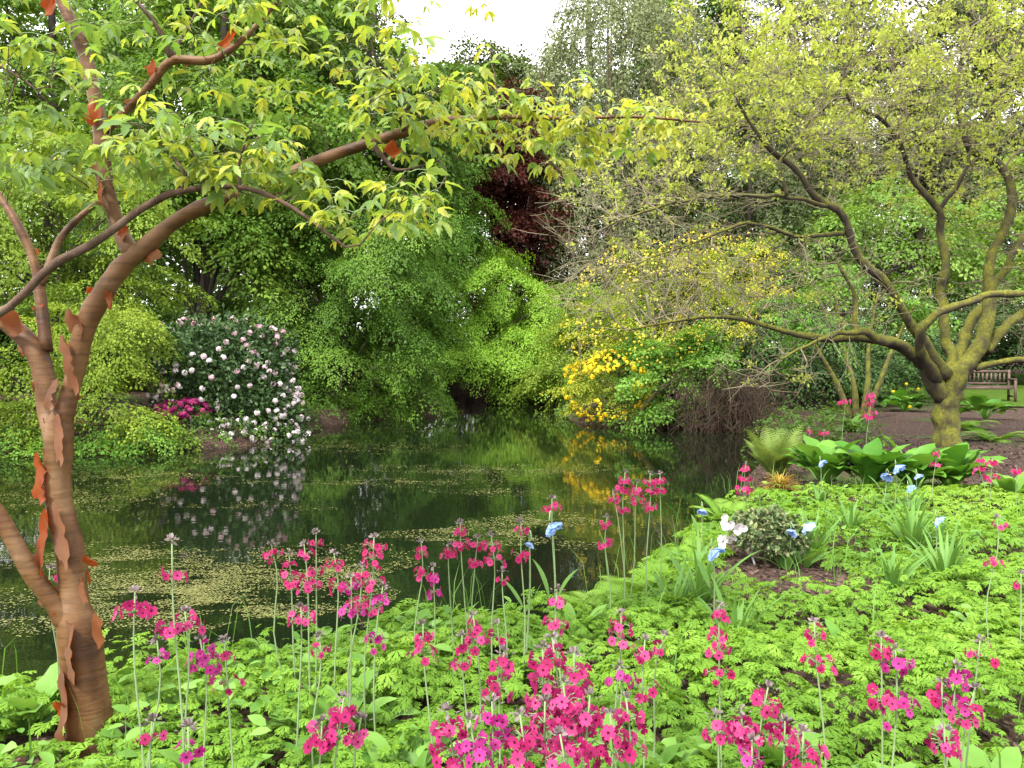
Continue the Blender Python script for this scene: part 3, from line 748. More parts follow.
# ---- the mossy tree on the right bank
base = G(948, 449, 0.0); DT = float(base[1])
big = [[(947, 452, DT, 38), (947, 442, DT, 31), (946, 415, DT, 27), (947, 398, DT, 28), (953, 380, DT, 28), (963, 366, DT, 22), (979, 345, DT, 17), (987, 318, DT + .1, 16), (990, 284, DT + .2, 13), (993, 255, DT + .3, 11), (1013, 205, DT + .4, 11), (998, 163, DT + .5, 9), (971, 150, DT + .5, 8), (961, 129, DT + .5, 7), (958, 82, DT + .6, 5), (966, 40, DT + .6, 3)],
       [(943, 398, DT, 24), (930, 375, DT - .1, 20), (915, 358, DT - .2, 16), (890, 342, DT - .3, 14), (860, 336, DT - .4, 12), (830, 339, DT - .5, 10), (795, 331, DT - .6, 8), (745, 324, DT - .7, 6), (690, 318, DT - .8, 4), (630, 330, DT - .9, 2.5)],
       [(925, 366, DT - .2, 14), (903, 347, DT - .5, 11), (868, 333, DT - .7, 9), (842, 334, DT - .9, 6), (806, 346, DT - 1, 3.5), (778, 360, DT - 1.1, 2)],
       [(857, 335, DT - .4, 9), (856, 315, DT - .3, 7), (852, 295, DT - .2, 5), (838, 262, DT - .2, 3)],
       [(936, 380, DT - .1, 16), (921, 350, DT - .5, 13), (927, 325, DT - .7, 11), (948, 308, DT - .8, 10), (975, 300, DT - .9, 9), (1018, 296, DT - 1, 8), (1065, 280, DT - 1.1, 5)],
       [(950, 378, DT, 18), (950, 355, DT + .1, 14), (947, 331, DT + .2, 12), (944, 284, DT + .3, 11), (941, 250, DT + .3, 9), (937, 212, DT + .3, 8), (915, 180, DT + .2, 7), (900, 149, DT, 6), (880, 122, DT - .1, 5), (850, 102, DT - .2, 4), (845, 70, DT - .3, 3)],
       [(955, 375, DT, 18), (962, 345, DT + .3, 14), (972, 320, DT + .5, 12), (985, 300, DT + .7, 11), (1008, 262, DT + .9, 9), (1040, 205, DT + 1.1, 7), (1060, 130, DT + 1.3, 4)],
       [(985, 352, DT + .1, 14), (1002, 328, DT + .2, 12), (1030, 312, DT + .3, 10), (1075, 290, DT + .4, 6)],
       [(975, 368, DT, 9), (998, 363, DT - .1, 8), (1030, 362, DT - .2, 7), (1085, 372, DT - .3, 4)],
       [(945, 375, DT - .1, 17), (925, 345, DT - .3, 13), (895, 300, DT - .5, 11), (868, 268, DT - .6, 10), (849, 237, DT - .7, 9), (838, 215, DT - .8, 9), (815, 196, DT - .9, 8), (792, 166, DT - 1, 7), (771, 146, DT - 1.1, 6), (748, 119, DT - 1.2, 4), (730, 85, DT - 1.2, 2.5)],
       [(826, 206, DT - .9, 6), (782, 196, DT - 1.2, 5), (727, 196, DT - 1.5, 4), (675, 202, DT - 1.8, 3), (610, 225, DT - 2, 2)],
       [(787, 196, DT - 1.2, 5), (781, 165, DT - 1.2, 4), (800, 140, DT - 1.2, 3), (815, 108, DT - 1.2, 2)],
       [(846, 233, DT - .7, 6), (800, 236, DT - 1, 5), (748, 224, DT - 1.3, 4), (700, 240, DT - 1.6, 3), (640, 262, DT - 1.8, 2)],
       [(936, 212, DT + .3, 6), (960, 180, DT + .1, 5), (985, 120, DT, 4), (1010, 60, DT - .1, 2.5)],
       [(900, 150, DT, 5), (905, 110, DT + .3, 4), (890, 60, DT + .5, 2.5)]]
limb_lines = [px_line(q, max(10, len(q) * 5), .7 if i else .25, i) for i, q in enumerate(big)]
env = [puff(640, 215, 11.6, 105, 90, 2.2), puff(760, 110, 11.6, 130, 105, 2.6), puff(885, 85, 12.2, 150, 100, 2.8), puff(1010, 110, 12.4, 110, 130, 2.8), puff(690, 285, 11.6, 110, 42, 1.8), puff(820, 285, 11.8, 100, 55, 1.6), puff(1040, 290, 12.4, 70, 70, 2), puff(585, 285, 11.4, 40, 45, 1.2), puff(780, 365, 11.3, 70, 30, .9)]
att, _ = envelope(env, 3300, .15, .1, 70, -1, .5)
N, Pn, R, n0 = colonize(limb_lines, att, .14, 1.3, .19, 80, .0055, 71, .02)
t = thing('mossy_tree', base, 'mossy spreading tree with bare twigs and small yellow-green leaf tufts on the right bank', 'tree')
b = Bag()
for i, (p, r_) in enumerate(limb_lines): b.tube(p, r_, 18 if i == 0 else 12, wobble=.13)
b.build('trunk', M['mossbark'], t, True)
ch, tips = chains(N, Pn, R, n0)
b = Bag(); rd = random.Random(72)
for p, r_ in ch: b.tube(p, r_, 5, cap=False)
ends = []
for i in range(n0, len(N)):
    if rd.random() < .97:
        d = N[i] - N[Pn[i]]; d /= np.linalg.norm(d) + 1e-9
        for q in range(1 if rd.random() < .35 else 2):
            v = d * .7 + np.array([rd.gauss(0, .55), rd.gauss(0, .55), rd.gauss(0, .4)]); ln = rd.uniform(.14, .42)
            m = N[i] + v * ln * .5 + np.array([rd.gauss(0, .015), 0, rd.gauss(0, .015)]); e_ = N[i] + v * ln + np.array([0, 0, rd.uniform(-.04, .05)])
            b.tube([N[i], m, e_], [.0047, .004, .0028], 3, cap=False); ends.append(e_)
b.build('branches', M['greybark'], t)
ends = np.array(ends + [N[i] for i in tips])
hz = ends[:, 2] + .9 * wob(ends, .9, 6); pl = np.clip((hz - 3.2) / 2.2, .07, 1) * np.clip((ends[:, 0] + .8) / 3.2, .42, 1)
E = ends[(rng.random(len(ends)) < pl * .62) & (wob(ends, 2.2, 17) > -.42)]
k = 15; P = np.repeat(E, k, 0); d = rng.normal(size=P.shape) + [0, 0, .3]; d = nrm(d)
b = Bag(); b.leaves(DIAMOND, P + d * .02 + rng.normal(size=P.shape) * [.035, .035, .022], d, np.array([0, 0, 1.1]) + rng.normal(size=P.shape) * .6, rng.uniform(.038, .082, len(P)), np.repeat(rng.random(len(E)), k) * .6 + rng.random(len(P)) * .4)
b.build('crown', L('yellow_green_tuft', [(.20, .25, .035), (.31, .36, .06), (.40, .44, .11)], .45, warm=(1.1, 1.1, .8)), t)
print('mossy tree', len(N), len(ends), len(E))

# small multi-stemmed mossy tree further back
t = thing('small_mossy_tree', G(856, 418), 'small mossy tree of several slim trunks at the back of the mulch bed', 'tree'); o0 = np.array(t.location); b = Bag()
for dx, tx in ((-.15, -1.5), (0, -.4), (.12, .6), (.2, 1.6)):
    b.tube(smooth_line([o0 + [dx, 0, -.1], o0 + [dx * 1.5 + tx * .12, 0, .7], o0 + [tx * .6, .2, 1.7], o0 + [tx, .3, 2.9]], 12), np.linspace(.09, .02, 12), 8, wobble=.06)
b.build('trunk', M['mossbark'], t, True)
c = Bag(); boughs(c, [(o0 + [0, .2, 2.6], np.array([2.2, 1.2, 1.0])), (o0 + [-1.3, 0, 2.0], np.array([1, .8, .6]))], 260, .5, 20, .07, seed=73); c.build('crown', g_shrub, t)

# ---- the paperbark maple in the foreground
D0 = 2.80
base = np.array([G(90, 757, 0)[0], D0, 0]); base[2] = gz(base[0], base[1])
stems = [[(92, 782, D0, 58), (89, 752, D0, 48), (88, 711, D0, 43), (83, 645, D0, 40), (76, 604, D0, 31), (72, 575, D0, 28), (66, 540, D0, 27), (61, 510, D0, 26), (58, 470, D0, 25), (59, 435, D0, 26), (65, 408, D0, 20), (73, 380, D0, 17), (81, 345, D0, 18), (91, 312, D0, 22), (106, 288, D0, 20), (124, 266, D0, 18), (144, 247, D0, 18), (168, 226, D0, 15), (200, 208, D0, 14), (262, 186, D0 + .05, 12), (335, 155, D0 + .1, 11), (400, 133, D0 + .1, 10), (440, 121, D0 + .1, 8), (500, 117, D0 + .1, 5), (570, 118, D0 + .05, 4), (640, 117, D0, 3), (700, 122, D0, 2)],
         [(57, 445, D0, 22), (48, 410, D0 + .02, 18), (44, 380, D0 + .03, 20), (32, 350, D0 + .04, 20), (8, 324, D0 + .05, 18), (-25, 300, D0 + .06, 15), (-80, 250, D0 + .1, 9)],
         [(45, 352, D0 + .04, 12), (41, 300, D0 + .08, 11), (33, 258, D0 + .1, 9), (14, 218, D0 + .12, 8), (-5, 190, D0 + .14, 6)],
         [(41, 285, D0 + .08, 8), (60, 240, D0 + .2, 7), (85, 212, D0 + .25, 6), (115, 190, D0 + .3, 4)],
         [(132, 256, D0, 17), (118, 226, D0 + .03, 16), (106, 185, D0 + .06, 15), (102, 150, D0 + .06, 14), (97, 108, D0 + .06, 14), (84, 52, D0 + .06, 13), (62, 0, D0 + .06, 11), (40, -60, D0 + .06, 9)],
         [(-50, 280, D0 + .08, 10), (-56, 312, D0 - .06, 10), (-10, 323, D0 - .2, 9), (60, 268, D0 - .25, 9), (120, 232, D0 - .3, 8), (152, 210, D0 - .32, 8), (180, 196, D0 - .35, 7), (240, 192, D0 - .4, 6), (290, 209, D0 - .42, 5), (345, 248, D0 - .45, 3)],
         [(74, 628, D0 - .01, 24), (50, 598, D0 - .05, 18), (28, 568, D0 - .08, 17), (2, 520, D0 - .1, 15), (-30, 470, D0 - .12, 12)],
         [(104, 130, D0 + .06, 9), (128, 108, D0 + .04, 8), (150, 85, D0, 8), (172, 60, D0 - .03, 8), (210, 60, D0 - .05, 8), (240, 42, D0 - .05, 6), (275, 4, D0 - .05, 4), (300, -30, D0, 3)],
         [(172, 60, D0 - .03, 6), (158, 30, D0 - .05, 5), (138, 5, D0 - .05, 4), (110, -25, D0, 3)],
         [(172, 60, D0 - .03, 4), (188, 30, D0 + .05, 3), (205, -10, D0 + .1, 2)],
         [(405, 131, D0 + .1, 6), (400, 118, D0, 5), (410, 104, D0 - .05, 3), (380, 70, D0 - .1, 2)],
         [(370, 143, D0 + .1, 6), (385, 160, D0 + .05, 5), (400, 170, D0, 3), (440, 160, D0 - .1, 2)],
         [(180, 196, D0 - .35, 4), (184, 175, D0 - .35, 4), (165, 150, D0 - .3, 3), (150, 135, D0 - .3, 2)],
         [(184, 180, D0 - .35, 4), (195, 158, D0 - .38, 3), (185, 135, D0 - .4, 2)],
         [(240, 192, D0 - .4, 4), (238, 165, D0 - .42, 3), (250, 130, D0 - .45, 2)],
         [(500, 117, D0 + .1, 4), (530, 145, D0 + .1, 3.5), (548, 158, D0 + .1, 3), (562, 174, D0 + .1, 2)],
         [(-80, 250, D0 + .1, 8), (-85, 140, D0 - .1, 6), (-40, 35, D0 - .3, 4), (0, 65, D0 - .35, 3), (25, 82, D0 - .4, 2)]]
limb_lines = [px_line(q, max(8, len(q) * 4), *((0, 0) if i < 8 and i != 5 else (.9, i))) for i, q in enumerate(stems)]
def blob(px, py, d, rx, ry, dep, n, sd):
    p, _ = envelope([puff(px, py, d, rx, ry, dep)], n, .05, 0, sd); return p
att = np.concatenate([blob(*q, 80 + i) for i, q in enumerate([
    (190, 145, 2.5, 100, 40, .4, 75), (60, 165, 2.7, 90, 35, .4, 38), (265, 172, 2.5, 75, 32, .25, 60), (250, 60, 2.8, 110, 60, .5, 42), (390, 95, 2.75, 70, 55, .4, 50),
    (480, 115, 2.85, 85, 42, .35, 85), (560, 125, 2.85, 55, 45, .3, 65), (650, 122, 2.8, 60, 30, .2, 30), (415, 205, 2.4, 40, 30, .25, 16), (340, 210, 2.5, 60, 30, .3, 16), (30, 50, 2.4, 70, 50, .3, 30), (120, 20, 2.8, 120, 40, .4, 24), (330, 15, 2.8, 120, 35, .4, 35), (330, -60, 2.8, 300, 50, .5, 45), (10, 130, 2.4, 50, 40, .3, 14)])])
N, Pn, R, n0 = colonize(limb_lines, att, .045, .5, .05, 90, .0011, 81, .0, 2.4)
limb_lines_maple = limb_lines
t = thing('paperbark_maple', base, 'paperbark maple with peeling orange-brown bark and lime leaves, nearest the camera at the left', 'tree'); maple_thing = t
b = Bag()
for i, (p, r_) in enumerate(limb_lines):
    if i < 8 and i != 5:
        q_ = np.linspace(0, len(p) * .45, len(p)); b.tube(p + np.stack([wob(p, 7, 60 + k) for k in range(3)], -1) * np.minimum(r_ * .12, .006)[:, None], r_ * (1 + .09 * np.maximum(0, np.sin(q_ * 2.1 + i)) ** 6), 22 if i < 2 else 14, wobble=.06)
b.build('trunk', M['bark'], t, True)
ch, tips = chains(N, Pn, R, n0); b = Bag()
for i, (p, r_) in enumerate(limb_lines):
    if i >= 8 or i == 5: b.tube(p, r_ * 1.15, 9, wobble=.08)
for p, r_ in ch: b.tube(p, r_ * 1.25, 5, cap=False)
b.build('branches', barkmat('maple_twig', [(.3, (.03, .018, .012)), (.55, (.075, .045, .03)), (.8, (.15, .11, .08))], 9), t)
TIP = np.concatenate([N[tips], att])
b = Bag(); pt = Bag(); rd = random.Random(84)
for p in TIP:
    young = min(1, max(0, (p[0] + 1.3) / 1.7 * .5 + rd.gauss(.25, .25)))
    for q in range(rd.choice((1, 2, 2))):
        ph = rd.uniform(0, 6.28); d = np.array([math.cos(ph), math.sin(ph), rd.uniform(-.5, .35)]); s = rd.uniform(.042, .088) * (1 - .38 * min(1, young)); pl = s * rd.uniform(.5, .9)
        o1 = p + d * pl; pt.tube([p, p + d * pl * .5 + [0, 0, .005], o1], [.0012, .001, .001], 3, cap=False, r=.6)
        up = np.array([rd.gauss(0, .35), rd.gauss(0, .35), 1]); sd_ = nrm(np.cross(d, up)); hang = np.array([0, 0, -rd.uniform(.2, .9)])
        D3 = np.array([d + hang, d * .45 + sd_ * .9 + hang, d * .45 - sd_ * .9 + hang])
        b.leaves(LEAFLET, np.array([o1] * 3), D3, np.array([up] * 3) + rng.normal(size=(3, 3)) * .15, np.array([s, s * .85, s * .85]), np.clip(young + rng.normal(size=3) * .12, 0, 1))
b.build('crown', M['maple_leaf'], t); pt.build('leaf_stalks', M['stem'], t)
print('maple', len(N), len(TIP))


def peel(px, py, w, h, ang, off, tint, d=D0, curl=1.0):
    """one curled flake of bark standing off the trunk"""
    c = W(px, py, d + off); k = (d + off) / F; w *= k; h *= k; bb = Bag(); V = []
    ca, sa = math.cos(ang), math.sin(ang); rs = random.Random(px * 7 + py)
    e0, e1 = [0.0], [0.0]
    for i in range(12): e0.append(max(-.25, min(.22, e0[-1] + rs.gauss(0, .08)))); e1.append(max(-.25, min(.25, e1[-1] + rs.gauss(0, .13))))
    for i in range(13):
        for j in range(6):
            u = j / 5; v = i / 12 - .5; taper = 1 - .25 * abs(2 * v) ** 6
            x = (-.5 + e0[i] + u * (1 - e0[i] + e1[i])) * w * taper; yy = -curl * w * (.75 * u * u + .12 * math.sin(v * 5 + px)); z = v * h + rs.gauss(0, .0008) + .08 * h * math.sin(u * 4 + py)
            V.append(c + [x * ca - z * sa, yy, x * sa + z * ca])
    Fq = [(i * 6 + j, i * 6 + j + 1, (i + 1) * 6 + j + 1, (i + 1) * 6 + j) for i in range(12) for j in range(5)]
    bb.add(V, Fq, tint); o = bb.build('bark_flake', M['peel'], t, True)


for q in ((41, 478, 20, 46, .03, -.012, .1), (48, 540, 24, 62, -.1, -.02, .08), (94, 560, 14, 14, .5, -.01, .2), (62, 535, 14, 60, .1, -.055, .9), (72, 650, 18, 60, .1, -.075, .9), (66, 710, 20, 70, 0, -.07, .8),
          (62, 708, 14, 20, .4, -.06, 0.0), (76, 325, 16, 38, .3, -.02, .6), (70, 365, 14, 55, .15, -.05, .7), (152, 256, 22, 16, -.5, .0, .6), (124, 232, 16, 14, .5, -.02, .3), (96, 112, 15, 22, .1, .02, 0.05), (152, 72, 12, 16, .3, .0, 0.0),
          (86, 590, 12, 26, .2, -.06, .7), (53, 395, 12, 30, -.2, -.03, .8), (110, 300, 14, 14, .7, -.04, .4), (230, 42, 22, 10, .5, -.03, .1), (395, 150, 14, 14, .4, .0, .05), (285, 190, 20, 9, .2, -.02, .5), (60, 440, 12, 46, .05, -.055, .8), (103, 195, 10, 22, .1, -.01, .2), (55, 5, 20, 16, .3, -.02, .1), (100, 630, 12, 30, -.1, -.05, .5), (12, 322, 20, 30, .9, -.02, .6)):
    peel(*q)


# ------------------------------------------------------------------ bench on the lawn
def bench():
    o = G(985, 405, .06); o = np.array([o[0] + .1, 22.6, gz(o[0], 22.6) + .03])
    t = thing('garden_bench', o, 'weathered wooden garden bench with a slatted back standing on the lawn behind the mossy tree', 'bench')
    rz = math.radians(-14); R = np.array([[math.cos(rz), -math.sin(rz), 0], [math.sin(rz), math.cos(rz), 0], [0, 0, 1]])
    def bx(b, c, h): b.box(o + R @ np.array(c, float), h, R=R)
    Wd = .75
    b = Bag()
    for k in range(5): bx(b, (0, -.22 + k * .105, .42), (Wd, .042, .014))
    bx(b, (0, -.27, .375), (Wd - .04, .016, .03)); b.build('seat', M['wood'], t)
    b = Bag()
    bx(b, (0, .245, .84), (Wd, .02, .035)); bx(b, (0, .245, .5), (Wd - .04, .018, .025))
    for k in range(13): bx(b, (-.66 + k * .11, .245, .665), (.022, .010, .14))
    b.build('backrest', M['wood'], t)
    for s in (-1, 1):
        b = Bag(); bx(b, (s * (Wd + .032), -.02, .63), (.03, .29, .018)); b.build('armrest', M['wood'], t)
        b = Bag(); bx(b, (s * (Wd + .032), -.27, .30), (.028, .028, .31)); b.build('leg', M['wood'], t)
        b = Bag(); bx(b, (s * (Wd + .032), .25, .44), (.028, .028, .45)); b.build('leg', M['wood'], t)
        b = Bag(); bx(b, (s * (Wd + .032), -.01, .15), (.018, .23, .022)); b.build('stretcher', M['wood'], t)


bench()


# ------------------------------------------------------------------ plants: rosettes, straps, ferns, hostas
def blades(b, o, n, ln, wd, el0, arch, prof, seed, seg=7, ripple=0.0, petiole=0.0, fold=.18, az=None):
    """n arching leaves from one crown; el0 = (low, high) starting elevation in degrees"""
    r = random.Random(seed)
    for k in range(n):
        ph = (k * 2.399 + r.uniform(-.35, .35)) if az is None else r.uniform(*az); el = math.radians(r.uniform(*el0)); L_ = ln * r.uniform(.7, 1.15); w_ = wd * r.uniform(.8, 1.15); av = arch * r.uniform(.6, 1.4)
        c = np.array(o, float) + [math.cos(ph) * .02, math.sin(ph) * .02, 0]; V, rv = [], []; e_ = el; tw = r.uniform(-.35, .35); base_r = r.random()
        for i in range(seg + 1):
            u = i / seg; h = np.array([math.cos(ph), math.sin(ph), 0]); d = h * math.cos(e_) + np.array([0, 0, math.sin(e_)])
            s = np.array([-math.sin(ph), math.cos(ph), 0]); up = -h * math.sin(e_) + np.array([0, 0, math.cos(e_)]); a = tw * u; s, up = s * math.cos(a) + up * math.sin(a), up * math.cos(a) - s * math.sin(a)
            if u < petiole: ww = .045 * w_
            else: ww = w_ * .5 * prof((u - petiole) / (1 - petiole))
            rp = ripple * math.sin(i * 2.6 + k) * ww
            V += [c - s * ww + up * (fold * ww + rp), c.copy(), c + s * ww + up * (fold * ww - rp)]
            rv += [min(1, max(0, base_r * .7 + .2 + r.uniform(-.08, .08)))] * 3
            c = c + d * (L_ / seg); e_ -= av / seg * (.4 + 1.2 * u)
        Fq = []
        for i in range(seg):
            j = i * 3; Fq += [(j, j + 1, j + 4, j + 3), (j + 1, j + 2, j + 5, j + 4)]
        b.add(V, Fq, np.array(rv))


P_OB = lambda u: max(.04, math.sin(math.pi * min(1, .08 + u * .92)) ** .6 * (.55 + .5 * u))      # oblong, widest near the tip
P_HO = lambda u: max(.03, math.sin(math.pi * (.06 + .94 * u ** .75)) ** .75)                     # heart
P_ST = lambda u: max(.05, (1 - u ** 3) * (.75 + .25 * min(1, u * 4)))                             # strap
P_LA = lambda u: max(.04, math.sin(math.pi * (.05 + .95 * u)) ** .8)                              # lance


def plant(kind, label, cat, px, py, h, mat, group=None, **kw):
    """a plant standing where the ground point (px, py) is"""
    o = G(px, py, 0); o[2] = gz(o[0], o[1]) - .01
    t = thing(kind, o, label, cat, group); b = Bag(); blades(b, o, **kw); b.build('leaves', mat, t, True); return t


HG = 'hostas in a row before the mossy tree'
for k, (px, py, lab) in enumerate([(825, 490, 'broad-leaved hosta at the left end of the row, next to the fern'), (868, 493, 'second hosta from the fern, behind the two blue poppies'), (912, 492, 'third hosta from the fern, in front of the mossy trunk'), (950, 490, 'hosta at the right end of the row, to the right of the mossy trunk')]):
    plant('hosta', lab, 'hosta', px, py, .5, M['hosta'], HG, n=30, ln=.60, wd=.24, el0=(52, 88), arch=1.35, prof=P_HO, seed=100 + k, ripple=.1, petiole=.4, seg=10, fold=.3)

SG = 'strap-leaved clumps among the ground cover'
for k, (px, py, ln, n, lab) in enumerate([(700, 612, .42, 22, 'tall strap-leaved clump just below the lowest pale blue poppy'), (912, 552, .42, 40, 'spiky strap-leaved clump beside the blue poppy on the right'), (945, 590, .42, 24, 'upright strap-leaved clump right of the bare soil patch'), (890, 602, .32, 22, 'low strap-leaved clump near the middle of the bed on the right'), (672, 622, .30, 18, 'small strap-leaved clump beside the broad fern at the water'), (815, 548, .34, 20, 'strap-leaved clump beside the dwarf rhododendron'), (850, 535, .30, 18, 'narrow strap-leaved clump in front of the hostas'), (733, 650, .34, 16, 'strap-leaved clump behind the tall four-tiered primula')]):
    plant('strap_plant', lab, 'plant', px, py, ln, M['strap'], SG, n=n, ln=ln, wd=.032, el0=(55, 88), arch=.8, prof=P_ST, seed=120 + k)

RG = 'primula leaf rosettes among the ground cover'
for k, (px, py, ln, n, lab) in enumerate([
    (335, 742, .30, 14, 'big pale leaf rosette under the pink primulas left of centre'), (215, 800, .26, 13, 'rosette of upright crinkled leaves right of the maple trunk at the bottom edge'), (132, 815, .24, 11, 'rosette of upright leaves at the very foot of the maple trunk'),
    (25, 730, .30, 12, 'leaf rosette at the water left of the maple trunk'), (112, 690, .28, 10, 'leaf rosette at the water just right of the maple trunk'), (448, 628, .24, 10, 'rounded leaf rosette at the water below the pink primulas in the centre'), (322, 650, .24, 10, 'rounded leaf rosette at the water left of the tallest crimson primula'),
    (795, 800, .32, 13, 'leaf rosette under the five-headed primulas at the lower right'), (735, 790, .30, 12, 'leaf rosette at the bottom edge right of the big crimson mass'), (985, 815, .30, 13, 'leaf rosette in the bottom right corner'), (640, 800, .30, 12, 'leaf rosette beneath the big crimson mass at the bottom'),
    (575, 650, .22, 10, 'small leaf rosette in the middle of the ground cover'), (850, 660, .22, 10, 'small leaf rosette left of the magenta primula pair'), (830, 615, .2, 9, 'small leaf rosette in front of the soil patch with the dwarf rhododendron'), (405, 800, .30, 12, 'leaf rosette at the bottom edge left of the big crimson mass'), (985, 640, .22, 10, 'leaf rosette beside the primulas at the right edge')]):
    plant('primula_rosette', lab, 'plant', px, py, ln, M['broad'], RG, n=n, ln=ln, wd=ln * .36, el0=(25, 78), arch=1.0, prof=P_OB, seed=140 + k, ripple=.16, seg=9)


def fern(label, px, py, n, ln, seed, mat, group=None, el=(35, 75), pin=24, bend=.06):
    o = G(px, py, 0); o[2] = gz(o[0], o[1]); t = thing('fern', o, label, 'fern', group); r = random.Random(seed); b = Bag(); P, D, Nn, Sz, Rr = [], [], [], [], []
    for k in range(n):
        ph = k * 2.399 + r.uniform(-.4, .4); e_ = math.radians(r.uniform(*el)); L_ = ln * r.uniform(.7, 1.1); c = o.copy(); pts = [c.copy()]; rv = r.random()
        h = np.array([math.cos(ph), math.sin(ph), 0]); s = np.array([-math.sin(ph), math.cos(ph), 0])
        for i in range(pin):
            u = (i + 1) / pin; d = h * math.cos(e_) + np.array([0, 0, math.sin(e_)]); up = -h * math.sin(e_) + np.array([0, 0, math.cos(e_)]); c = c + d * L_ / pin; e_ -= bend * (.4 + u); pts.append(c.copy())
            if u > .12:
                for q in (-1, 1):
                    P.append(c.copy()); D.append(s * q + d * .45 - up * .12); Nn.append(up + np.array([r.gauss(0, .15) for _ in range(3)])); Sz.append(L_ * .27 * math.sin(math.pi * min(1, (.18 + .82 * u))) ** .8 + .01); Rr.append(min(1, max(0, rv * .7 + r.random() * .3)))
        b.tube(pts[::3], np.linspace(.0035, .0012, len(pts[::3])), 4, cap=False, r=.3)
    # each pinna is cut again into small lobes
    PV, PF = [], []
    for j in range(6):
        u = .1 + j * .15; w_ = .12 * (1 - u * .8)
        for q in (-1, 1):
            a = len(PV); PV += [[0, u - .07, 0], [q * w_ * .8, u - .05, .02], [q * w_, u + .07, -.02], [0, u + .07, 0]]; PF.append((a, a + 1, a + 2, a + 3) if q < 0 else (a, a + 3, a + 2, a + 1))
    b.leaves((np.array(PV), PF), np.array(P), np.array(D), np.array(Nn), np.array(Sz), np.array(Rr)); b.build('fronds', mat, t); return t


fern('tall feathery fern at the water left of the hostas', 775, 478, 17, .70, 160, L('pale_fern', [(.11, .17, .035), (.17, .24, .06)], .4), el=(60, 88), bend=.035)
fern('broad bright fern at the water behind the middle of the ground cover', 642, 588, 20, .40, 161, M['fern'], el=(30, 70))
fern('fern between the broad bright fern and the strap-leaved clump by the blue poppy', 690, 560, 15, .34, 162, M['fern'], el=(30, 70))
fern('bright fern at the water in front of the three-tiered pink primula group', 612, 612, 14, .40, 163, M['fern'], el=(20, 60))
fern('arching fern behind the dwarf rhododendron at the water', 725, 512, 20, .40, 164, M['fern'], el=(40, 78))
fern('low fern left of the big crimson mass at the lower edge', 400, 700, 12, .3, 165, M['fern'], el=(20, 60))
fern('low fern spreading under the mossy tree at the right edge', 995, 440, 14, .7, 166, M['fern'], el=(15, 50))
fern('low fern on the mulch behind the mossy trunk to the right', 965, 428, 12, .7, 167, M['fern'], el=(15, 50))

# orange-brown mound of dead fronds
o = G(780, 494, 0); o[2] = gz(o[0], o[1])
t = thing('withered_plant', o, 'small orange-brown withered mound at the left end of the hostas', 'plant'); b = Bag()
blades(b, o, n=190, ln=.24, wd=.012, el0=(15, 88), arch=2.2, prof=P_ST, seed=170, seg=5); b.build('leaves', L('withered_leaf', [(.20, .09, .015), (.28, .17, .03), (.16, .18, .03)], .3), t)

# large-leaved clumps behind the mossy tree
for k, (px, py, lab) in enumerate([(905, 412, 'large round-leaved plant with a yellow flower left of the mossy trunk'), (870, 408, 'large round-leaved plant beside the small mossy tree'), (985, 420, 'large round-leaved plant in front of the bench')]):
    t = plant('large_leaved_plant', lab, 'plant', px, py, 1, M['hosta'], None, n=20, ln=.72, wd=.36, el0=(35, 80), arch=1.6, prof=P_HO, seed=180 + k, ripple=.1, petiole=.5, seg=9)
    if k == 0:
        b = Bag(); o = np.array(t.location) + [.1, -.5, .55]; P = o + rng.normal(size=(4, 3)) * [.25, .1, .12]; truss(b, P, np.tile([0, -1.0, .3], (4, 1)), .075, 10, seed=3); b.build('blossoms', M['yellow'], t)

# small plants on the mulch bed
for k, (px, py, lab) in enumerate([(850, 432, 'small leafy plant on the mulch under the far pink primulas'), (1010, 500, 'leafy clump at the right edge behind the pink primula there')]):
    plant('leafy_plant', lab, 'plant', px, py, .3, M['broad'], None, n=22, ln=.36, wd=.15, el0=(20, 80), arch=1.2, prof=P_LA, seed=190 + k)

# ---- dwarf rhododendron in its ring of mulch
o = G(764, 557, 0); o[2] = gz(o[0], o[1]); RH = o.copy()
t = thing('dwarf_rhododendron', o, 'dwarf grey-green rhododendron with a few white flowers in a ring of mulch', 'shrub')
q = [(o + [0, 0, .22], np.array([.25, .25, .17])), (o + [.13, 0, .18], np.array([.17, .2, .14]))]
b = Bag(); limbs(b, o, q, .014, 200, per=5); b.build('stem', M['greybark'], t)
P, D = envelope(q, 420, .5, .2, 201, -.7, .3); k = 9; P2 = np.repeat(P, k, 0); a = rng.normal(size=P2.shape) + np.repeat(D, k, 0) * .7
b = Bag(); b.leaves(OVAL, P2, a, np.array([0, 0, 1.0]) + rng.normal(size=P2.shape) * .5, rng.uniform(.028, .05, len(P2)), rng.random(len(P2))); b.build('foliage', L('dwarf_leaf', [(.05, .085, .035), (.10, .15, .06), (.2, .2, .10)], .2, .4), t)


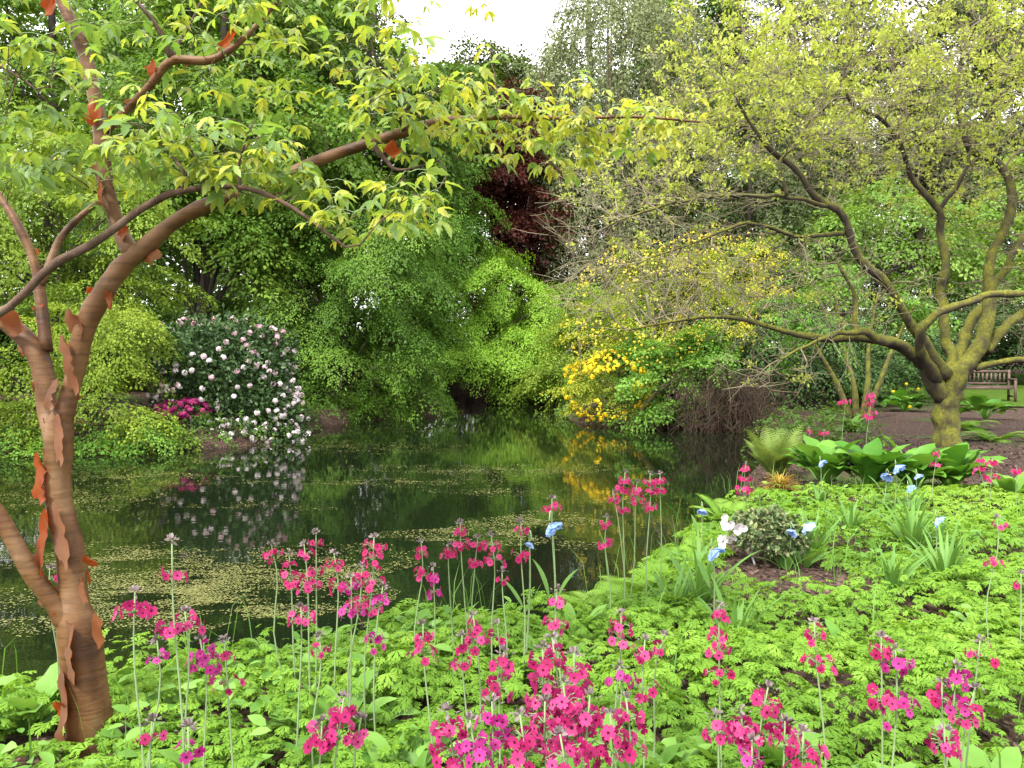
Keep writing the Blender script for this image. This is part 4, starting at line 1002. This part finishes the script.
def open_flower(b, c, n, rad, k=5, cup=.25, w_=.62, seed=1, rlo=.3):
    """one open flower of k broad petals facing n"""
    r = random.Random(seed); n = nrm(np.asarray(n, float)); x = nrm(np.cross(n, [.31, .87, .2])); y = np.cross(n, x); ph0 = r.uniform(0, 6)
    for i in range(k):
        A = ph0 + i * 2 * math.pi / k + r.uniform(-.1, .1); d = x * math.cos(A) + y * math.sin(A); s = np.cross(n, d); V = []
        for u, ww, z in ((.0, .10, 0), (.4, w_ * .8, cup * .35), (.78, w_, cup * .75), (1, w_ * .55, cup * (1 + r.uniform(-.3, .3)))):
            V += [c + rad * (d * u - s * ww + n * (z + .08)), c + rad * (d * u + n * z), c + rad * (d * u + s * ww + n * (z + .08))]
        Fq = []
        for j in range(3): Fq += [(j * 3, j * 3 + 1, j * 3 + 4, j * 3 + 3), (j * 3 + 1, j * 3 + 2, j * 3 + 5, j * 3 + 4)]
        b.add(V, Fq, r.uniform(rlo, 1))


for k, (px, py, n) in enumerate([(727, 523, 5), (738, 527, 5), (724, 541, 4), (731, 533, 3)]):
    c = W(px, py, RH[1] - .26); b = Bag()
    for j in range(n): open_flower(b, c + rng.normal(size=3) * .018, rng.normal(size=3) * .6 + [0, -1, .3],   .027, 5, .5, .5, 210 + k * 9 + j)
    b.build('blossom', M['white'], t)
t2 = t
for k, (px, py, lab) in enumerate([(787, 545, 'fallen white blossom on the mulch right of the dwarf rhododendron, the nearer to its stem'), (803, 544, 'fallen white blossom on the mulch right of the dwarf rhododendron, the farther from its stem')]):
    c = G(px, py + 1, .02); c[2] = gz(c[0], c[1]) + .018; b = Bag()
    for j in range(4): open_flower(b, c + rng.normal(size=3) * [.02, .02, .006], rng.normal(size=3) * .4 + [0, -.4, 1], .036, 5, .4, .5, 240 + k * 9 + j)
    tag(b.build('fallen_blossom', M['white']), lab, 'blossom', 'fallen white blossoms on the mulch')

# white plant label leaning in front of it
o = G(755, 560, 0); o[2] = gz(o[0], o[1])
t = thing('plant_label', o, 'narrow white plant label leaning in the mulch before the dwarf rhododendron', 'plant label')
wh = plain('label_white', (.45, .45, .45), .4); R = np.array([[1, 0, -.25], [0, .95, .3], [.25, -.3, .95]])
b = Bag(); b.box(o + R @ np.array([0, 0, .05]), (.006, .003, .06), R=R); b.build('stake', wh, t)
b = Bag(); b.box(o + R @ np.array([0, -.001, .125]), (.014, .0025, .035), R=R); b.build('plate', wh, t)

# ------------------------------------------------------------------ pink candelabra primulas
PETAL = (np.array([[0, 0, 0], [-.30, .38, .03], [-.42, .78, .0], [-.2, 1, -.06], [0, .86, -.02], [.2, 1, -.06], [.42, .78, 0], [.30, .38, .03]]), [(0, 4, 3, 2, 1), (0, 7, 6, 5, 4)])


def whorl(bw, bs, c, rad, nf, fr, r, up=0.0, half=0):
    """a ring of flowers on short stalks round the stem at c"""
    for i in range(nf):
        A = i * 2 * math.pi / nf + r.uniform(-.35, .35); h = np.array([math.cos(A), math.sin(A), 0])
        if half and h[0] * half < -.3 and r.random() < .7: continue
        f = c + h * rad * r.uniform(.6, 1.1) + [0, 0, r.gauss(.15 * rad, .3 * rad)]
        bs.tube([c, (c + f) / 2 + [0, 0, .25 * rad], f], [.0012, .001, .0009], 3, cap=False, r=.35)
        n = nrm(h + np.array([r.gauss(0, .35), r.gauss(0, .35) , r.uniform(-.25, .7)])); x = nrm(np.cross(n, [.2, .3, 1])); y = np.cross(n, x)
        q = r.random(); s = fr * r.uniform(.82, 1.15)
        A5 = np.arange(5) * 2 * math.pi / 5 + r.uniform(0, 1.2); d = np.cos(A5)[:, None] * x + np.sin(A5)[:, None] * y + n * r.uniform(-.05, .35)
        bw.leaves(PETAL, np.array([f] * 5), d, np.array([n] * 5), s, .25 + .75 * q)
        V = [f + n * .0016 + s * .2 * (math.cos(k * 1.257) * x + math.sin(k * 1.257) * y) for k in range(5)]; bw.add(V, [(0, 1, 2, 3, 4)], 0.0)
        bs.tube([f - n * .011, f], [.0012, .002], 4, cap=False, r=.0)
    for i in range(r.randint(0, 3)):
        A = r.uniform(0, 6.28); f = c + np.array([math.cos(A), math.sin(A), .4]) * rad * .6; bs.tube([c, f], [.001, .001], 3, cap=False, r=.3); bw.leaves(DIAMOND, np.array([f]), np.array([[math.cos(A), math.sin(A), .2]]), np.array([[0, 0, 1.0]]), .012, .2)


PG = 'pink candelabra primulas around the pond edge'


def primula(px, ys, d, col, label, rad=.036, nf=10, fr=.0145, lean=0.0, tip=None, half=0):
    r = random.Random(px * 31 + ys[0]); y0 = min(ys); top = W(px, (tip or y0 - 30 / d * 1.2), d)
    bx, by = top[0] + lean + r.gauss(0, .028), d + r.gauss(0, .02); o = np.array([bx, by, gz(bx, by)])
    if o[2] < WATER + .02: o[2] = WATER - .05
    t = thing('primula', o, label, 'primula', PG); bs = Bag()
    ln = smooth_line([o - [0, 0, .02], o * .6 + top * .4 + [r.gauss(0, .016), r.gauss(0, .012), 0], o * .22 + top * .78 + [r.gauss(0, .009), r.gauss(0, .009), 0], top], 9); bs.tube(ln, np.linspace(.0036, .002, 9), 6, r=.5)
    for i, y in enumerate(sorted(ys)):
        z = W(px, y, d)[2]; c = np.array([np.interp(z, ln[:, 2], ln[:, k]) for k in range(3)]); bw = Bag()
        kk = 1 if len(ys) == 1 else .8 + .3 * i / (len(ys) - 1)
        whorl(bw, bs, c, rad * kk * r.uniform(.9, 1.1), max(4, int(nf * kk * r.uniform(.85, 1.15))), fr, r, half=half); bw.build('flower_whorl', M[col], t)
    bs.build('stem', M['stem'], t, True)
    bb = Bag(); n = 12; bd = nrm(rng.normal(size=(n, 3)) + [0, 0, 1.1]); bb.leaves(OVAL, top + bd * .004, bd, rng.normal(size=(n, 3)), .016, rng.random(n))
    for k in range(5):
        A = k * 1.26; e_ = top + np.array([math.cos(A), math.sin(A), -.3]) * .018; bb.leaves(OVAL, np.array([e_]), np.array([[math.cos(A), math.sin(A), .5]]), np.array([[0, 0, 1.0]]), .012, .3)
    bb.build('bud_tip', M['bud'], t)


C_, G_, R_ = 'crimson', 'magenta', 'pinkred'
for a in [
    # left, beside the paperbark maple
    (135, [613], 2.05, C_, 'full round crimson primula head nearest the maple trunk, over the floating weed', .046, 15, .0155, .02, 592),
    (172, [577, 630], 2.1, C_, 'tall crimson primula with two tiers and a bare top right of the trunk', .044, 9, .0155, 0, 540),
    (185, [628], 2.2, C_, 'crimson primula with one loose tier behind the tall two-tiered one near the trunk', .04, 9),
    (200, [655, 668], 2.25, G_, 'magenta-tinged primula with a wide double tier right of the maple trunk', .045, 12),
    (224, [656, 684], 2.25, C_, 'sparse crimson primula right of the wide magenta double tier', .04, 6),
    (157, [657], 2.2, G_, 'single small magenta primula flower head close to the maple trunk', .03, 4),
    (152, [742], 1.75, C_, 'short primula with two flowers among the rosette leaves at the bottom left', .03, 5, .0135),
    (50, [580], 3.0, R_, 'pink primula half hidden behind the maple trunk', .03, 6),
    (188, [748], 1.7, G_, 'budded magenta primula low at the bottom edge right of the maple trunk', .026, 4),
    # the drift against the pond
    (271, [555], 3.2, R_, 'pink primula on a leaning stem at the left end of the drift by the pond', .036, 10, .0145, .05),
    (289, [565, 580], 3.1, R_, 'pink primula with two tiers second from the left of the drift', .042, 9),
    (304, [556, 586], 3.0, C_, 'crimson primula with two tiers behind the drift, left of the one that stands highest', .044, 10),
    (316, [544, 570], 3.1, R_, 'tallest pink primula at the left of the drift, white bud tip against the dark water', .036, 8),
    (334, [565, 590], 3.0, R_, 'pink primula with two tiers between the tallest one and the four-tiered one', .042, 10),
    (301, [621], 2.6, C_, 'crimson primula with one dense tier below the left of the drift', .044, 12),
    (320, [650], 2.5, C_, 'sparse crimson primula with few flowers under the left of the drift', .036, 5),
    (374, [550, 562, 584, 612], 2.8, R_, 'four-tiered rose primula in the thick of the drift left of centre', .045, 12),
    (362, [578, 606], 2.85, R_, 'rose primula with two full tiers just left of the four-tiered one', .046, 12),
    (351, [590, 613], 2.75, G_, 'magenta rose primula at the left flank of the four-tiered one', .042, 11),
    (383, [600, 642], 2.7, G_, 'rose primula with a low magenta tier at the right flank of the four-tiered one', .034, 9),
    (421, [552, 577], 3.2, R_, 'pink primula with two separate tiers right of the four-tiered one', .034, 9),
    (433, [578, 592], 3.2, G_, 'pink primula with a lilac lower tier right of the two separate tiers', .034, 8),
    (448, [555], 3.3, R_, 'pink primula with one wide tier and a curving stem over the water', .036, 10, .0145, .02),
    (460, [533, 546], 3.3, R_, 'tall pink primula with two tiers over the water in the centre', .034, 9),
    (478, [548, 566], 3.3, R_, 'pink primula with two tiers at the left of the pair before the floating weed', .034, 9),
    (491, [546, 560], 3.25, R_, 'pink primula with two tiers at the right of the pair before the floating weed', .040, 10),
    (502, [582], 3.2, R_, 'small low pink primula under the pair before the floating weed', .024, 5),
    (521, [532, 556], 3.3, R_, 'pink primula standing left of the pale blue poppy at the water', .032, 9),
    (552, [509], 3.4, R_, 'pink primula rising just behind the pale blue poppy at the water', .032, 9),
    (607, [526, 543], 3.8, R_, 'pink primula with two small tiers left of the tiered group at the water', .034, 8),
    (613, [501], 4.1, R_, 'pink primula with a single tier at the left of the tiered group at the water', .034, 8),
    (625, [481, 492, 513], 4.2, R_, 'three-tiered pink primula second from the left of the tiered group at the water', .040, 11),
    (637, [491, 500], 4.2, R_, 'double-tiered pink primula in the middle of the tiered group at the water', .040, 11),
    (650, [482, 491, 508], 4.2, R_, 'three-tiered pink primula right of the middle of the tiered group at the water', .036, 10),
    (660, [482, 490], 4.25, R_, 'double-tiered pink primula at the right end of the tiered group at the water', .036, 10),
    (746, [469, 480, 491], 6.3, R_, 'three-tiered pink primula alone behind the dwarf rhododendron', .05, 12, .019),
    # the middle of the bed
    (423, [638, 653], 2.5, C_, 'crimson primula on a long stem above the left of the big crimson mass', .040, 10),
    (462, [650, 665], 2.5, C_, 'crimson primula with two thin tiers, left of the trio in the middle of the bed', .03, 7),
    (473, [630, 643], 2.5, C_, 'crimson primula in the middle of the trio in the middle of the bed', .036, 8),
    (497, [638], 2.55, C_, 'sparse crimson primula at the right of the trio in the middle of the bed', .034, 5),
    (557, [603, 626], 2.6, C_, 'crimson primula with two tiers directly below the pale blue poppy at the water', .040, 9),
    (621, [628, 641], 2.5, C_, 'crimson primula with two tiers below the broad bright fern', .044, 9),
    (645, [655, 690], 2.35, C_, 'crimson primula with two tiers right of the magenta tier in the bed', .040, 10),
    (665, [650], 2.4, C_, 'small crimson primula behind the right of the magenta tier in the bed', .028, 5),
    (620, [682], 2.3, G_, 'primula with one wide magenta tier behind the big crimson mass', .044, 12),
    (719, [620, 640, 654, 676], 2.45, R_, 'four-tiered rose primula on a tall stem between the magenta tier and the two-tiered pink one', .036, 8),
    (814, [637, 662], 2.35, R_, 'pink primula with two close tiers alone in the green right of centre', .036, 11),
    # the big mass at the bottom
    (504, [670, 690], 2.0, C_, 'crimson primula with two tiers at the upper left of the big crimson mass', .038, 9, .016),
    (543, [665, 686, 712], 1.95, C_, 'three-tiered crimson primula rising out of the big crimson mass', .040, 11, .016),
    (552, [655], 2.05, C_, 'highest crimson head at the back of the big crimson mass', .036, 8, .015),
    (574, [672, 692], 1.95, C_, 'crimson primula with two tiers at the upper right of the big crimson mass', .042, 10, .016),
    (563, [704, 726], 1.75, C_, 'crimson primula with two dense tiers in the heart of the big crimson mass', .044, 12, .0165),
    (545, [722, 740], 1.75, C_, 'crimson primula left of the heart of the big crimson mass', .044, 12, .0165),
    (590, [716, 744], 1.75, C_, 'crimson primula right of the heart of the big crimson mass', .044, 13, .017),
    (520, [736, 756], 1.7, C_, 'crimson primula at the lower left of the big crimson mass', .042, 11, .016),
    (492, [722, 745], 1.75, G_, 'magenta-tinged primula left of the big crimson mass', .040, 11, .0155),
    (470, [742, 760], 1.65, G_, 'magenta primula at the bottom edge right of the dense leftmost one', .036, 9, .0155),
    (447, [732, 756], 1.7, C_, 'crimson primula at the far left of the big crimson mass, at the bottom edge', .040, 11, .016),
    (560, [756], 1.65, C_, 'lowest crimson head at the bottom edge of the big crimson mass', .046, 12, .017),
    (610, [735, 752], 1.75, C_, 'crimson primula with two tiers just right of the big crimson mass', .038, 9, .016),
    (626, [718, 742], 1.8, C_, 'crimson primula with grey buds at the right edge of the big crimson mass', .038, 9, .016),
    (344, [718, 740], 1.8, C_, 'crimson primula with two tiers over the big pale leaf rosette', .036, 9, .016),
    (322, [742], 1.8, C_, 'low crimson primula left of the big pale leaf rosette primula', .034, 8, .015),
    (361, [738], 1.85, C_, 'sparse crimson primula with a bud right of the big pale leaf rosette primula', .022, 4, .014),
    # lower right
    (716, [734], 1.9, C_, 'crimson primula at the left end of the lower right row', .036, 9, .016),
    (741, [729, 742], 1.95, C_, 'crimson primula second from the left in the lower right row', .040, 11, .016),
    (768, [706, 742], 1.95, R_, 'rose primula with two distant tiers in the middle of the lower right row', .042, 11, .016),
    (752, [760], 1.8, G_, 'magenta primula at the bottom edge under the lower right row', .03, 6, .015),
    (785, [740], 1.9, C_, 'crimson primula right of the middle in the lower right row', .036, 10, .016),
    (803, [752, 758], 1.8, C_, 'crimson primula with a wide tier at the right end of the lower right row', .044, 10, .017),
    (881, [654, 703], 2.1, R_, 'rose primula left of the pair with the broad magenta lower tier', .040, 10, .016),
    (895, [667, 707], 2.1, G_, 'primula with a broad magenta lower tier, right one of a pair', .046, 13, .016),
    (942, [700], 2.1, R_, 'rose primula left of the bright magenta head at the lower right', .036, 6, .015),
    (956, [682, 706], 2.1, G_, 'primula with a bright magenta head at the lower right', .046, 11, .016),
    (980, [657], 2.2, R_, 'sparse rose primula with three flowers near the lower right corner', .044, 5, .0155),
    (975, [706, 722], 2.05, C_, 'crimson primula right of the bright magenta head at the lower right', .034, 7, .015),
    (944, [748], 1.9, C_, 'low dense crimson primula at the bottom edge in the lower right corner', .036, 11, .016),
    # right side and far bed
    (997, [527, 563], 3.7, R_, 'thin two-tiered pink primula at the right edge beside the bare soil', .034, 6, .0155),
    (1021, [584], 3.5, R_, 'pink primula cut off by the right edge of the view', .03, 5),
    (936, [454, 467], 7.2, R_, 'two-tiered pink primula standing before the right hostas', .045, 7, .021),
    (980, [462, 470], 7.2, R_, 'pink primula left of the dense one beyond the right end of the hostas', .05, 9, .021),
    (992, [464, 478], 7.2, R_, 'dense pink primula beyond the right end of the hostas', .06, 13, .022),
    (1017, [472], 7.0, R_, 'pink primula at the right edge beyond the hostas', .05, 8, .021),
    (846, [403], 11.2, R_, 'far pink primula with one flat tier at the back of the mulch bed', .09, 12, .03),
    (870, [397, 405, 416], 10.8, R_, 'far pink primula with three flat tiers at the back of the mulch bed', .08, 10, .03),
    (824, [434], 10.0, R_, 'far pink primula with a single head right behind the left hosta', .06, 8, .026),
    (809, [431], 10.0, R_, 'tiny far pink primula head above the tall feathery fern', .04, 5, .024),
]: primula(*a)

# ------------------------------------------------------------------ blue poppies
BG = 'blue poppies among the ground cover'
for k, (px, py, d, s, lab, ph) in enumerate([
    (549, 524, 3.3, .043, 'pale blue poppy at the water beside the pink primulas in the centre', 1), (532, 543, 3.3, .02, 'small half-open blue poppy just left of the one at the water', -1),
    (711, 549, 3.9, .052, 'pale blue poppy standing over the strap-leaved clump near the fern', 1), (703, 509, 5.3, .036, 'small lilac-blue poppy left of the dwarf rhododendron', -.4), (803, 524, 5.4, .06, 'blue poppy right of the dwarf rhododendron, the larger of the two', 1), (794, 530, 5.3, .036, 'lilac-blue poppy right of the dwarf rhododendron, the smaller of the two', -1),
    (820, 461, 7.4, .045, 'blue poppy in front of the left hosta', 1), (896, 465, 7.0, .06, 'upper blue poppy of the cluster in front of the middle hostas', .6), (889, 474, 7.0, .05, 'lower left blue poppy of the cluster in front of the middle hostas', -1), (917, 474, 7.0, .042, 'right lilac-blue poppy of the cluster in front of the middle hostas', .4), (908, 486, 6.8, .045, 'lowest blue poppy of the cluster in front of the middle hostas', 1), (936, 518, 5.2, .045, 'blue poppy low in the green near the spiky strap-leaved clump', 1)]):
    c = W(px, py, d); o = np.array([c[0] + .03 * ph, d + .05, 0]); o[2] = max(gz(o[0], o[1]), WATER)
    t = thing('blue_poppy', o, lab, 'poppy', BG)
    b = Bag(); kn = c + [.01 * ph, .03, .035]; b.tube(smooth_line([o, o * .4 + kn * .6 + [.01, 0, 0], kn, c + [0, 0, .012]], 12), np.linspace(.0045, .003, 12), 6); b.build('stem', M['stem'], t, True)
    b = Bag(); open_flower(b, c, (.7 * ph, -.45, -.75), s * .92, 4, .95, .85, 300 + k, .3); open_flower(b, c + [0, -.002, 0], (.6 * ph, -.4, -.8), s * .84, 3, 1.0, .8, 330 + k, .3); b.build('petals', M['blue'], t)
    b = Bag(); dd = nrm(rng.normal(size=(26, 3)) * .5 + [.6 * ph, -.4, -.75]); b.leaves(DIAMOND, c + dd * .004, dd, rng.normal(size=(26, 3)), s * .35, rng.random(26)); b.build('stamens', M['yellow'], t)
    b = Bag(); blades(b, o, n=7, ln=.22, wd=.05, el0=(35, 75), arch=.9, prof=P_LA, seed=360 + k); blades(b, o * .5 + kn * .5, n=2, ln=.16, wd=.035, el0=(55, 75), arch=.5, prof=P_LA, seed=380 + k); b.build('leaves', M['strap'], t, True)

# ------------------------------------------------------------------ ground cover
def in_mulch(x, y):
    m = ((x - RH[0] + .02) / .60) ** 2 + ((y - (RH[1] - .48)) / .72) ** 2 < 1
    q = G(925, 612, 0); m |= ((x - q[0]) / .17) ** 2 + ((y - q[1]) / .17) ** 2 < 1
    q = G(975, 572, 0); m |= ((x - q[0]) / .20) ** 2 + ((y - q[1]) / .13) ** 2 < 1
    q = G(30, 760, 0); m |= ((x - q[0]) / .30) ** 2 + ((y - q[1]) / .20) ** 2 < 1
    q = G(900, 700, 0); m |= ((x - q[0]) / .22) ** 2 + ((y - q[1]) / .08) ** 2 < 1
    return m | (np.hypot(x - base[0], y - base[1]) < .16)


def cover():
    r = np.random.default_rng(400); y = 1.5 + (9.3 - 1.5) * r.random(9000) ** .72; x = r.uniform(-1, 1, 9000) * (.72 * y + .9) + .0
    P = np.column_stack([x, y]); s = shore_dist(P); ok = (s > .02) & ~in_mulch(x, y) & (x < 7)
    edge = 8.3 + .5 * np.sin(x * 1.7) - np.clip(x - 3, 0, 9) * .25; ok &= (y < edge) & (x > -3.4)
    P, s = P[ok], s[ok]
    keep, cell = [], {}
    for i, p in enumerate(P):
        g = .16 if p[1] < 5 else .20; c = (int(p[0] / .25), int(p[1] / .25)); bad = False
        for a in (-1, 0, 1):
            for b_ in (-1, 0, 1):
                for j in cell.get((c[0] + a, c[1] + b_), ()):
                    if (P[j][0] - p[0]) ** 2 + (P[j][1] - p[1]) ** 2 < g * g: bad = True; break
        if not bad: cell.setdefault(c, []).append(i); keep.append(i)
    P, s = P[keep], s[keep]; Z = ground_z(P)
    b = Bag()
    for near in (True, False):
        m = (P[:, 1] < 4.6) == near; Q, z = P[m], Z[m]; n = len(Q); k = 62 if near else 50
        rad = r.uniform(.15, .25, n); h = rad * r.uniform(.35, 1.0, n) * np.clip(1.5 - Q[:, 1] * .16, .5, 1) * (1 + .25 * wob(np.column_stack([Q, z * 0]), 1.7, 8)); hue = np.clip(.5 + .33 * wob(np.column_stack([Q, z * 0]), 1.1, 9) + r.normal(size=n) * .12, 0, 1)
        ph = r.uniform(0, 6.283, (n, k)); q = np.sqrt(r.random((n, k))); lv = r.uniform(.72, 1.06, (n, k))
        hx, hy = np.cos(ph), np.sin(ph); px = Q[:, None, 0] + rad[:, None] * q * hx; py = Q[:, None, 1] + rad[:, None] * q * hy
        pz = z[:, None] + .035 + h[:, None] * np.sqrt(np.clip(1 - q ** 2 * .92, 0, 1)) * lv
        d = np.stack([hx + r.normal(size=hx.shape) * .55, hy + r.normal(size=hx.shape) * .55, -.25 * q - .1 + r.normal(size=hx.shape) * .2], -1)
        no = np.stack([hx * q * .55, hy * q * .55, np.ones_like(hx)], -1) + r.normal(size=(n, k, 3)) * .26
        sz = r.uniform(.030, .060, (n, k)) * (.8 + .5 * r.random((n, 1))) * (1 if near else 1.15)
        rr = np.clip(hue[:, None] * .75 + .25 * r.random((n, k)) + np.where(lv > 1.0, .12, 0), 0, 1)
        b.leaves(CUT_NEAR if near else CUT_FAR, np.stack([px, py, pz], -1).reshape(-1, 3), d.reshape(-1, 3), no.reshape(-1, 3), sz.ravel(), rr.ravel())
    tag(b.build('leafy_ground_cover', M['cover']), kind='stuff')


cover()


def mixed_growth():
    # a second, plainer-leaved plant coming up in patches through the first, with grass blades and a few dead leaves
    r = np.random.default_rng(420); n = 14000; y = 1.6 + 7.2 * r.random(n) ** .8; x = r.uniform(-.72, .72, n) * (y + .8); P = np.column_stack([x, y]); p3 = np.column_stack([P, 0 * x])
    ok = (shore_dist(P) > .03) & ~in_mulch(x, y) & (wob(p3, 1.9, 31) + .5 * wob(p3, 5, 32) > .25); P, p3 = P[ok], p3[ok]; n = len(P)
    z = ground_z(P) + r.uniform(.05, .21, n) * np.clip(1.4 - P[:, 1] * .12, .5, 1); A = r.uniform(0, 6.283, n)
    b = Bag(); b.leaves(OVAL, np.column_stack([P, z]), np.column_stack([np.cos(A), np.sin(A), r.uniform(-.3, .6, n)]), np.array([0, 0, 1.0]) + r.normal(size=(n, 3)) * .4, r.uniform(.035, .085, n), r.random(n))
    tag(b.build('broad_leaved_ground_cover', M['broad']), kind='stuff')
    n = 2600; y = 1.7 + 7 * r.random(n) ** .8; x = r.uniform(-.72, .72, n) * (y + .8); P = np.column_stack([x, y]); P = P[(shore_dist(P) > .02) & (wob(np.column_stack([P, 0 * x]), 2.6, 33) > .1)]; b = Bag()
    for p in P:
        o = np.array([p[0], p[1], gz(p[0], p[1])]) if False else np.array([p[0], p[1], 0.0]); h = r.uniform(.14, .34); A = r.uniform(0, 6.283); v = np.array([math.cos(A), math.sin(A), 0]); sd_ = np.array([-v[1], v[0], 0]) * r.uniform(.0015, .0035)
        m = o + v * h * .12 + [0, 0, h * .6]; e_ = o + v * h * r.uniform(.25, .6) + [0, 0, h * .95]
        b.add([o - sd_, o + sd_, m + sd_, m - sd_, e_], [(0, 1, 2, 3), (3, 2, 4)], r.random())
    tag(b.build('grass_blades', M['strap']), kind='stuff')


mixed_growth()

# ------------------------------------------------------------------ weed floating on the pond, loose bark on the mulch
def weed():
    r = np.random.default_rng(500); P = []
    for px, py, rx, ry, n in [(190, 592, 150, 40, 21000), (330, 570, 70, 16, 2600), (100, 560, 90, 12, 2500), (470, 535, 75, 9, 3000), (540, 520, 60, 7, 1800), (300, 555, 130, 10, 1800), (60, 500, 90, 12, 3000), (120, 478, 110, 9, 3000), (350, 448, 120, 5, 2000), (500, 470, 130, 6, 2600), (400, 482, 130, 5, 1900), (640, 500, 50, 5, 500), (500, 492, 60, 4, 500), (300, 440, 60, 4, 600), (440, 430, 90, 3, 500), (250, 505, 90, 5, 700), (40, 610, 50, 20, 1500), (560, 545, 40, 6, 500), (600, 445, 40, 3, 250), (220, 462, 60, 3, 500)]:
        A = r.uniform(0, 6.283, n); q = r.random(n) ** .7 * (1.1 + .3 * np.sin(3 * A + px)); X = px + rx * q * np.cos(A); Y = py + ry * q * np.sin(A)
        p = np.array([G(a, c, WATER) for a, c in zip(X, Y)]); k = wob(p * [1.0, 1.7, 1], 3.0, 12) + .6 * wob(p * [1, 2.2, 1], 9.0, 13); P.append(p[k + r.normal(size=len(k)) * .35 > -.25])
    P = np.concatenate(P); P = P[shore_dist(P) < -.03]; n = len(P); P[:, 2] += .003 + r.random(n) * .003
    d = np.stack([r.normal(size=n), r.normal(size=n), np.zeros(n)], -1); no = np.array([0, 0, 1.0]) + r.normal(size=(n, 3)) * .10
    b = Bag(); b.leaves((np.array([[0, -.5, 0], [.5, -.1, 0], [.3, .5, 0], [-.3, .5, 0], [-.5, -.1, 0]]), [(0, 1, 2, 3, 4)]), P, d, no, r.uniform(.005, .017, n) * np.sqrt(np.clip(P[:, 1] / 6, 1, 3)), r.random(n))
    tag(b.build('floating_pond_weed', L('pond_weed', [(.05, .055, .015), (.10, .105, .03), (.17, .17, .065)], .1, .5)), kind='stuff')


weed()


def chips():
    r = np.random.default_rng(510); n = 26000; y = 2 + 12 * r.random(n) ** .8; x = r.uniform(-.75, .75, n) * y + .4; P = np.column_stack([x, y]); s = shore_dist(P); ok = (s > .1) & ((y > 7.6) | in_mulch(x, y)); P = P[ok]; n = len(P)
    V = np.column_stack([P, ground_z(P) + r.uniform(.004, .016, n)]); d = r.normal(size=(n, 3)) * [1, 1, .25]; no = np.array([0, 0, 1.0]) + r.normal(size=(n, 3)) * .4
    b = Bag(); b.leaves((np.array([[-.22, -.5, 0], [.2, -.46, .03], [.25, .45, 0], [-.15, .55, .04]]), [(0, 1, 2, 3)]), V, d, no, r.uniform(.02, .055, n), r.random(n))
    tag(b.build('loose_bark_chips', L('bark_chip', [(.014, .008, .006), (.04, .023, .017), (.08, .05, .04)], 0, .9)), kind='stuff')


chips()


# small papery curls all over the maple's trunk and limbs
def curls():
    rc = random.Random(610)
    for k in range(78):
        li = rc.choice((0, 0, 0, 0, 1, 1, 2, 4, 4, 6, 7)); pts, rad = limb_lines_maple[li]; i = rc.randint(2, len(pts) - 8 if li else 70); tg = nrm(pts[i + 1] - pts[i - 1])
        a_ = nrm(np.cross(tg, [.1, 1, .05])); c_ = np.cross(a_, tg); A = rc.uniform(-2.2, 1.4) if rc.random() < .7 else rc.uniform(-.4, 3.2)
        n_ = a_ * math.cos(A) + c_ * math.sin(A); q_ = np.cross(tg, n_); wv = rc.uniform(.006, .016); hv = rc.uniform(.015, .055) * (1 if li < 2 else .6); lift = rc.uniform(.5, 1.5); sg = rc.choice((-1, 1)); V = []; w0 = [rc.uniform(.55, 1) for _ in range(7)]
        for a in range(7):
            for u in range(5):
                f = u / 4; th = f * lift; V.append(pts[i] + n_ * (rad[i] * 1.0 + wv * w0[a] * f * math.sin(th)) + q_ * sg * wv * w0[a] * f * math.cos(th) + tg * ((a / 6 - .5) * hv * (1 - .25 * f)))
        bb = Bag(); bb.add(V, [(a * 5 + u, a * 5 + u + 1, a * 5 + u + 6, a * 5 + u + 5) for a in range(6) for u in range(4)], rc.choice((0, .1, .3, .6, .8, .95)) if rc.random() < .8 else 0); bb.build('bark_curl', M['peel'], maple_thing, True)


curls()
